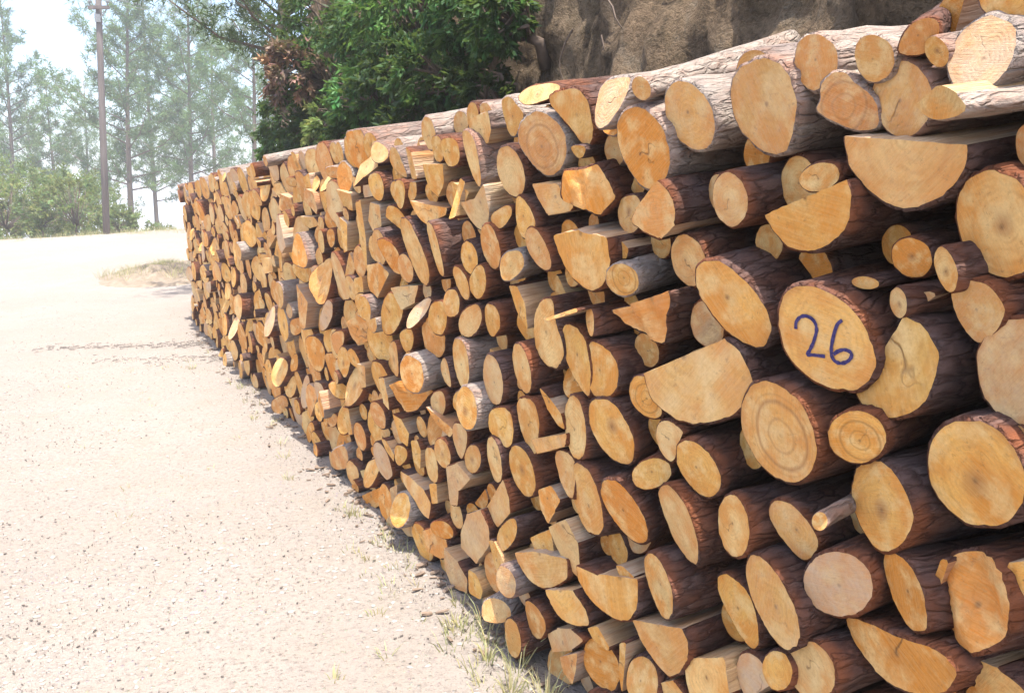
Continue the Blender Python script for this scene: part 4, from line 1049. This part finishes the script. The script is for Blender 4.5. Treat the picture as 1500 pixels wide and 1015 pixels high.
SH = [
 # u, b, z of crown centre, radii, clumps, seed, brightness, label
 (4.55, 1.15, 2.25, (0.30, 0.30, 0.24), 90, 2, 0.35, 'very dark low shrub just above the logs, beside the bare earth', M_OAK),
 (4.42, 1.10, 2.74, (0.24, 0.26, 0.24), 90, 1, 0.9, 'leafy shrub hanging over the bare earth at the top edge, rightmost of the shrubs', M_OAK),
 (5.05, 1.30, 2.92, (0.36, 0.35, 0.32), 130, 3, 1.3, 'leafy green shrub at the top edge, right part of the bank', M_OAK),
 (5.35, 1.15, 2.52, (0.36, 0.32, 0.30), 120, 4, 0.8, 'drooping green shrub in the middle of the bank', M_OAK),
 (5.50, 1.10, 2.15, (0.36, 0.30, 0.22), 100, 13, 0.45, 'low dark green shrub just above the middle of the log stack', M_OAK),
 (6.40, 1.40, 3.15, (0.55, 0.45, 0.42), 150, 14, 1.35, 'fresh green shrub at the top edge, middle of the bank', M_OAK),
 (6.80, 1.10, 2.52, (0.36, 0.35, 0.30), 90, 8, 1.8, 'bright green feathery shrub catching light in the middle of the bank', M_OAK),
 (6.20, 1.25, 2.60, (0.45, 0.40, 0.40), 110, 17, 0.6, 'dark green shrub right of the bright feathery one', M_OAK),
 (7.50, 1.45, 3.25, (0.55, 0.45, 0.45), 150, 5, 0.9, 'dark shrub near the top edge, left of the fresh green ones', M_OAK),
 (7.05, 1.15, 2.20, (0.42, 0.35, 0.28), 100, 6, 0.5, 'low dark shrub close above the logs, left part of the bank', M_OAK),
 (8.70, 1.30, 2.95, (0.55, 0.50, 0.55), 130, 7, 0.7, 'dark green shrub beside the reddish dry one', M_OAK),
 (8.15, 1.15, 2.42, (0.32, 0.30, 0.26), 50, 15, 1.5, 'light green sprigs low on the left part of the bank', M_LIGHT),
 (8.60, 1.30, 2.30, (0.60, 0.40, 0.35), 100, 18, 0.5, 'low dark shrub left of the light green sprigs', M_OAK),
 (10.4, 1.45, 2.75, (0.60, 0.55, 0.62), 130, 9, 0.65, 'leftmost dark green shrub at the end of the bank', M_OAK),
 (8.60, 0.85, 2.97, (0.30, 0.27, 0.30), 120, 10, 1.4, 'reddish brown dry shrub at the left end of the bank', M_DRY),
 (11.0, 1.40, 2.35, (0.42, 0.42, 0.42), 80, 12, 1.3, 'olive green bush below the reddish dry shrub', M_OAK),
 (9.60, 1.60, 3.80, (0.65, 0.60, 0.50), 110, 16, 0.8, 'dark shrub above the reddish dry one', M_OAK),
]
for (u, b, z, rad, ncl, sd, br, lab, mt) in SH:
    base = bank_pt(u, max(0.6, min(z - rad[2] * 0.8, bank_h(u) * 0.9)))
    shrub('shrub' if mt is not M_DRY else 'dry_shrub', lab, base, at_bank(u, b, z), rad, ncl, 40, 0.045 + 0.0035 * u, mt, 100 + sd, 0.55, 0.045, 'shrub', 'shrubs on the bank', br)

# ------------------------------------------------------------------ pine trees
def pine(label, base, h, lean, crown0, spread, n_br, seed, tuft=0.27, r0=0.13, dens=1.0, mat=None, group='pine trees beyond the road', tone=1.0, gaps=0.25):
    random.seed(seed)
    base = Vector(base); root = empty('pine_tree', base)
    tr = MB(); cr = MB()
    def trunk_at(t):
        return Vector((lean[0] * h * t + 0.12 * math.sin(t * 5 + seed), lean[1] * h * t + 0.10 * math.sin(t * 4 + seed * 2), h * t))
    o0 = trunk_at(0)
    T = lambda t: trunk_at(t) - o0
    pts = [T(i / 12) for i in range(13)]; pts[0] = Vector((0, 0, -0.4))
    tr.tube(pts, [r0 * (1 - 0.9 * (i / 12) ** 1.1) + 0.008 for i in range(13)], 8)
    for i in range(n_br):
        t = crown0 + (1 - crown0) * (i + U(0, 1)) / n_br
        if random.random() < gaps and i % 2: continue
        a = i * 2.4 + U(-.5, .5)
        k = (t - crown0) / (1 - crown0)
        L = spread * (0.55 + 0.75 * math.sin(min(1, k * 1.1 + 0.15) * math.pi) ) * (1 - 0.6 * k) * U(0.6, 1.25)
        p0 = T(t); dr = Vector((math.cos(a), math.sin(a), U(0.1, 0.5) + 0.5 * k))
        mid = p0 + dr * L * 0.5; end = p0 + Vector((dr.x, dr.y, dr.z + 0.25)) * L
        rr = max(0.014, r0 * 0.30 * (1 - 0.7 * k))
        tr.tube([p0, mid, end], [rr, rr * .65, 0.008], 5)
        nt = max(3, int(L * 9 * dens))
        for j in range(nt):
            s = U(0.3, 1.05)
            q = (p0.lerp(mid, s * 2) if s < .5 else mid.lerp(end, s * 2 - 1)) + Vector((U(-1, 1), U(-1, 1), U(-.5, .8))) * 0.30 * L * (0.3 + 0.5 * s) * 0.7
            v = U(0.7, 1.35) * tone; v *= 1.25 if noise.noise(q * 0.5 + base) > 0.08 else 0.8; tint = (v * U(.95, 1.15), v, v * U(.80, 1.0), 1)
            axis = (rdir() + Vector((dr.x, dr.y, 0.5))).normalized()
            for m in range(17):
                d2 = (axis * 0.5 + rdir()).normalized()
                leaf(cr, q + axis * U(-.14, .14), d2, rdir(), tuft * U(0.6, 1.15), tuft * 0.11, tint)
    tr.build('trunk', M_TRUNK, root, smooth=True)
    cr.build('crown', mat or M_PINE, root)
    return tag(root, label, 'tree', group)
def img_at(px, dist, extra=0.0):
    """ground spot seen in the direction of a place in the view, dist metres ahead"""
    x = (px - 750) / 1120 * dist * (math.cos(PITCH) + math.sin(PITCH) * (507.5 - 330) / 1120) ** -1
    return (x, dist, ground_z(x, dist) + extra)
PT = [
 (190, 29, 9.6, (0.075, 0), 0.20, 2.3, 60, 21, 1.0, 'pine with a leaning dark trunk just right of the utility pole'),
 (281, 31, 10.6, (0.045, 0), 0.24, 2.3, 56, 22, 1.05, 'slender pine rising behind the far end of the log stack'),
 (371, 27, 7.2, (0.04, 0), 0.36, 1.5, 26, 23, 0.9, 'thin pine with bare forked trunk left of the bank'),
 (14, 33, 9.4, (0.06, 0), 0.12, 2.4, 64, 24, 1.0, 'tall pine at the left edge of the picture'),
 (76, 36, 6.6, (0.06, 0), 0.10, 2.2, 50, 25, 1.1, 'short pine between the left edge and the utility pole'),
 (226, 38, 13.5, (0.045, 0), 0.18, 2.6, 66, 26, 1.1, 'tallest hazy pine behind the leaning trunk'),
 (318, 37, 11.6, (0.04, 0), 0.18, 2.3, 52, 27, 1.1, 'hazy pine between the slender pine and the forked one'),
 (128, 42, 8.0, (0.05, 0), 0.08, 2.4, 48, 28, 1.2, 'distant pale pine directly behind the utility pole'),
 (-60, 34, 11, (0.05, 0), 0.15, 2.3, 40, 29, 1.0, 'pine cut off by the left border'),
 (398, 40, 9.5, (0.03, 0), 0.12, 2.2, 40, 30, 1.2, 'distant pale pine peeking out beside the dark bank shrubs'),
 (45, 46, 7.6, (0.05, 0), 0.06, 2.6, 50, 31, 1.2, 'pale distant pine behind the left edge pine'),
]
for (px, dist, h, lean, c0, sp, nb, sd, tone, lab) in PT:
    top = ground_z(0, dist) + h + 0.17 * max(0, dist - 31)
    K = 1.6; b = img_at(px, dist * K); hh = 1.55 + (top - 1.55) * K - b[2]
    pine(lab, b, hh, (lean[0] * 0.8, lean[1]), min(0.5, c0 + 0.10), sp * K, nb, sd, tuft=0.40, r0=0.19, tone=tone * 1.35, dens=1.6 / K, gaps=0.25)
# a dark pine on the end of the bank whose lower boughs hang into view
pine('dark pine on the bank whose boughs hang into the top edge', at_bank(13.9, 2.1, 0.2), 8.6, (-0.01, 0.0), 0.42, 2.3, 64, 41, tuft=0.17, r0=0.12, dens=2.4, group='trees on the bank', tone=0.55, gaps=0.1)
# light bushes along the crest of the road
BU = [(8, 27, 1.3, 1.5, 61, 'pale green bush at the left border by the road'), (60, 29, 1.5, 1.7, 62, 'light green bush left of the utility pole'),
      (112, 28, 1.2, 1.5, 63, 'yellowish green bush just left of the utility pole'), (172, 31, 0.7, 0.8, 64, 'low pale bush between the utility pole and the leaning pine'),
      (-40, 28, 1.6, 1.8, 65, 'pale bush outside the left border'),
      (30, 33, 2.2, 2.6, 66, 'tall pale green thicket behind the bushes at the left border'),
      (95, 34, 1.9, 2.3, 67, 'pale green thicket behind the yellowish bush'),
      (150, 34, 1.4, 1.9, 68, 'pale thicket behind the utility pole'),
      (232, 36, 1.0, 1.1, 69, 'small pale bush between the leaning pine and the slender pine')]
for px, dist, r, h, sd, lab in BU:
    b = img_at(px, dist)
    shrub('roadside_bush', lab, b, (b[0], b[1], b[2] + h * 0.75), (r, r, h * 0.8), 110, 34, 0.15, M_LIGHT, sd, 0.1, 0.04, 'bush', 'bushes along the crest of the road', 1.15)

# ------------------------------------------------------------------ utility pole
pb = img_at(155, 24.5)
pole = empty('utility_pole', pb)
m = MB(); m.tube([(-0.02, 0, -0.4), (0.14, 0, 2.5), (0.29, 0, 5.0), (0.60, 0, 10.2)], [0.105, 0.098, 0.09, 0.078], 12); m.build('post', M_POLE, pole, smooth=True)
m = MB(); m.box((0.46, -0.13, 6.72), (0.62, 0.08, 0.09)); m.build('crossarm', M_POLE, pole)
m = MB(); m.tube([(0.40, -0.13, 6.32), (0.72, -0.13, 6.70)], [0.018, 0.018], 6); m.build('brace', M_METAL, pole)
for x in (0.20, 0.73):
    m = MB(); m.tube([(x, -0.13, 6.75), (x, -0.13, 6.84), (x, -0.13, 6.85), (x, -0.13, 6.92), (x, -0.13, 6.94), (x, -0.13, 7.00)], [0.015, 0.015, 0.045, 0.05, 0.03, 0.035], 10); m.build('insulator', M_METAL, pole, smooth=True)
m = MB(); m.box((0.40, -0.13, 6.42), (0.16, 0.05, 0.22)); m.build('bracket', M_METAL, pole)
tag(pole, 'tall brown wooden utility pole with a short crossarm beside the road', 'utility pole')
for i, (x, lab) in enumerate(((0.20, 'thin power line from the left insulator of the utility pole'), (0.73, 'thin power line from the right insulator of the utility pole'))):
    m = MB(); A0 = Vector((pb[0] + x, pb[1] - 0.13, pb[2] + 7.0)); A1 = A0 + Vector((34, 26, 1.0)); pts = []
    for k in range(15):
        t = k / 14; q = A0.lerp(A1, t); q.z -= 1.1 * 4 * t * (1 - t); pts.append(q)
    m.tube(pts, [0.007] * 15, 4)
    tag(m.build('power_line', M_METAL), lab, 'cable', 'power lines')

M_FLAKE = mat_simple('bark_flake', (0.13, 0.095, 0.072), (0.27, 0.20, 0.15), 18)
# ------------------------------------------------------------------ ground litter
random.seed(9)
def road_ok(x, y):
    s = x * PN.x + y * PN.y      # > -DIST : road side
    return s > -DIST + 0.05
def scatter(mb, n, f, ymax=13):
    c = 0
    while c < n:
        y = 0.9 + (ymax - 0.9) * U(0, 1) ** 1.7; x = U(-0.75, 0.35) * (y + 0.6)
        if not road_ok(x, y): continue
        # patchy
        if noise.noise(Vector((x * 0.8, y * 0.8, 7))) * 0.8 + 0.45 < rnd(): continue
        f(mb, x, y); c += 1
def pebble(mb, x, y):
    r = 0.003 + 0.011 * U(0, 1) ** 3.2; z = ground_z(x, y); a = U(0, 6.28)
    ax, ay, az = r * U(.8, 1.4), r * U(.7, 1), r * U(.45, .8); ca, sa = math.cos(a), math.sin(a)
    ring = []
    for k in range(5):
        t = k * 1.2566; px, py = ax * math.cos(t) * U(.8, 1.2), ay * math.sin(t) * U(.8, 1.2)
        ring.append(mb.vert((x + px * ca - py * sa, y + px * sa + py * ca, z + az * 0.25)))
    tp = mb.vert((x, y, z + az)); bt = mb.vert((x, y, z - az))
    for k in range(5): mb.face((ring[k], ring[(k + 1) % 5], tp)); mb.face((ring[(k + 1) % 5], ring[k], bt))
m = MB(); scatter(m, 9000, pebble); tag(m.build('pebbles', M_STONE), 'small pale stones scattered over the sandy road', 'gravel', kind='stuff')
def chip(mb, x, y):
    z = ground_z(x, y) + 0.002; L = 0.003 + 0.012 * U(0, 1) ** 3; W = L * U(0.12, 0.5); h = U(0.001, 0.005); a = U(0, 3.14)
    ca, sa = math.cos(a), math.sin(a); q = []
    for zz in (0, h):
        for sx, sy in ((-1, -1), (1, -1), (1, 1), (-1, 1)):
            px, py = sx * L / 2 * U(.7, 1), sy * W / 2 * U(.6, 1)
            q.append(mb.vert((x + px * ca - py * sa, y + px * sa + py * ca, z + zz + U(0, .004))))
    for fc in ((4, 5, 6, 7), (0, 1, 5, 4), (1, 2, 6, 5), (2, 3, 7, 6), (3, 0, 4, 7)): mb.face([q[k] for k in fc])
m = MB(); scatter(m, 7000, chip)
for k in range(1500):       # bark swept along the foot of the stack
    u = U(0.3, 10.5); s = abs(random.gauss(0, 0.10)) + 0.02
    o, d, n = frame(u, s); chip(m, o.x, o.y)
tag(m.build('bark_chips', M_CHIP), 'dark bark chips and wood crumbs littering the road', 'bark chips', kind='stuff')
def flake(mb, x, y):
    z = ground_z(x, y) + 0.003; L = 0.012 + 0.045 * U(0, 1) ** 2; W = L * U(0.2, 0.6); a = U(0, 6.28); ca, sa = math.cos(a), math.sin(a); q = []
    tl = U(-.25, .25)
    for zz in (0, U(0.003, 0.010)):
        for sx, sy in ((-1, -1), (0.1, -1.2), (1, -.8), (1, 1), (-.2, 1.1), (-1, .7)):
            px, py = sx * L / 2 * U(.7, 1.1), sy * W / 2 * U(.6, 1.1)
            q.append(mb.vert((x + px * ca - py * sa, y + px * sa + py * ca, z + zz + abs(tl) * L * .5 + px * tl)))
    mb.face(q[6:])
    for k in range(6): mb.face((q[k], q[(k + 1) % 6], q[6 + (k + 1) % 6], q[6 + k]))
fm = MB()
for k in range(300):
    u = U(1.2, 4.5) if k < 170 else U(4.5, 10.5); o, d, n = frame(u, abs(random.gauss(0, 0.09)) + 0.005); flake(fm, o.x, o.y)
tag(fm.build('bark_flakes', M_FLAKE), 'loose bark flakes lying along the foot of the stack', 'bark flakes', kind='stuff')
# bark crumbs and twigs laid out to stand for shadow streaks before the far end
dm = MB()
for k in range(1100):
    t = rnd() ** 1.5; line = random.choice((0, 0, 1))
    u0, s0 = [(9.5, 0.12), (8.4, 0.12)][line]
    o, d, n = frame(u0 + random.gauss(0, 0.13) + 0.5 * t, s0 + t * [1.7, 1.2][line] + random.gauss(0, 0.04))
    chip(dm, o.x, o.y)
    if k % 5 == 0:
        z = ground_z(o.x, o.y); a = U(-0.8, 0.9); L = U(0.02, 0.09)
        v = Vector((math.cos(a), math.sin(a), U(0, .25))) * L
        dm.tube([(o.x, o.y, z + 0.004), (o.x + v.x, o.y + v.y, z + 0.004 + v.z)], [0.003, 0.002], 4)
tag(dm.build('shadow_drifts', M_CHIP), 'thin dark twig and bark drifts standing for shadow streaks on the sand before the far end', 'shadow streak litter', kind='stuff')
# dirt heap with dry grass by the far end of the stack
hc = img_at(240, 15.5)
hm = MB(); N = 26
for j in range(N + 1):
    for i in range(N + 1):
        a, b = i / N * 2 - 1, j / N * 2 - 1; rr = math.sqrt(a * a + b * b)
        x, y = hc[0] + a * 1.3, hc[1] + b * 1.6
        hm.vert((x, y, ground_z(x, y) - 0.03 + 0.36 * max(0, 1 - rr) ** 0.9 * (0.8 + 0.8 * noise.noise(Vector((x * 2.2, y * 2.2, 1))) + 0.35 * noise.noise(Vector((x * 7, y * 7, 4)))) ))
for j in range(N):
    for i in range(N): hm.face((j * (N + 1) + i, j * (N + 1) + i + 1, (j + 1) * (N + 1) + i + 1, (j + 1) * (N + 1) + i))
heap = tag(hm.build('dirt_heap', mat_simple('heap_dirt', (0.16, 0.125, 0.09), (0.27, 0.22, 0.17), 7, dist=0.03), smooth=True), 'low heap of dirt and dry weeds at the far end of the stack', 'dirt heap')
gr = MB()
def tuft(x, y, n, L, spread, z=None):
    z0 = ground_z(x, y) if z is None else z
    for k in range(n):
        a = U(0, 6.28); r = spread * U(0, 1) ** .7
        p = Vector((x + r * math.cos(a), y + r * math.sin(a), z0 - 0.005))
        dr = Vector((math.cos(a) * U(.1, .7), math.sin(a) * U(.1, .7), 1)).normalized(); l = L * U(.5, 1.2)
        s = dr.cross(rdir()).normalized() * 0.0022; v = U(.7, 1.3); tint = (v * U(.9, 1.15), v, v * .9, 1)
        mid = p + dr * l * .6; tip = p + dr * l + Vector((dr.x, dr.y, -.5)) * l * 0.25
        q = [gr.vert(c, tint=tint) for c in (p - s, p + s, mid + s * .7, mid - s * .7, tip)]
        gr.face((q[0], q[1], q[2], q[3])); gr.face((q[3], q[2], q[4]))
for k in range(75):
    u = U(1.55, 3.6) if k < 52 else U(3.6, 9); o, d, n = frame(u, abs(random.gauss(0, 0.16)) + 0.05)
    tuft(o.x, o.y, random.randint(5, 16), U(0.03, 0.09), 0.035)
for u, s, n_, L in ((2.06, 0.06, 14, 0.17), (2.02, 0.10, 10, 0.13), (2.32, 0.05, 16, 0.15), (2.15, 0.14, 30, 0.11), (1.95, 0.16, 34, 0.12), (1.86, 0.08, 30, 0.13)):
    o, d, n = frame(u, s); tuft(o.x, o.y, n_, L, 0.03)
for k in range(200):
    a = U(0, 6.28); r = U(0, 1); tuft(hc[0] + 1.2 * r * math.cos(a), hc[1] + 1.4 * r * math.sin(a), 10, 0.20, 0.09, ground_z(hc[0], hc[1]) + 0.20 * (1 - r))
for k in range(420):
    y = U(22.5, 26.0); x = U(-20, -8.5)
    if noise.noise(Vector((x * 0.5, y * 0.5, 2))) > -0.05 or y > 25: tuft(x, y, 9, U(0.10, 0.28), 0.14)
for k in range(50):
    y = U(3.5, 8); x = U(-0.62, -0.05) * y
    if road_ok(x, y): tuft(x, y, 6, 0.035, 0.05)
tag(gr.build('grass', M_GRASS), 'sparse dry grass tufts along the foot of the stack', 'grass', kind='stuff')

# ------------------------------------------------------------------ haze
hz = MB(); hz.box((0, 420, -15), (1380, 930, 68))
hm_ = bpy.data.materials.new('haze_air'); hm_.use_nodes = True
nt = hm_.node_tree
for nd in list(nt.nodes):
    if nd.type != 'OUTPUT_MATERIAL': nt.nodes.remove(nd)
pv = nt.nodes.new('ShaderNodeVolumePrincipled')
pv.inputs['Color'].default_value = (0.93, 0.96, 1.0, 1)
pv.inputs['Density'].default_value = 0.0028
pv.inputs['Anisotropy'].default_value = 0.3
nt.links.new(pv.outputs[0], nt.nodes['Material Output'].inputs['Volume'])
if USE_HAZE: tag(hz.build('haze', hm_), kind='stuff')
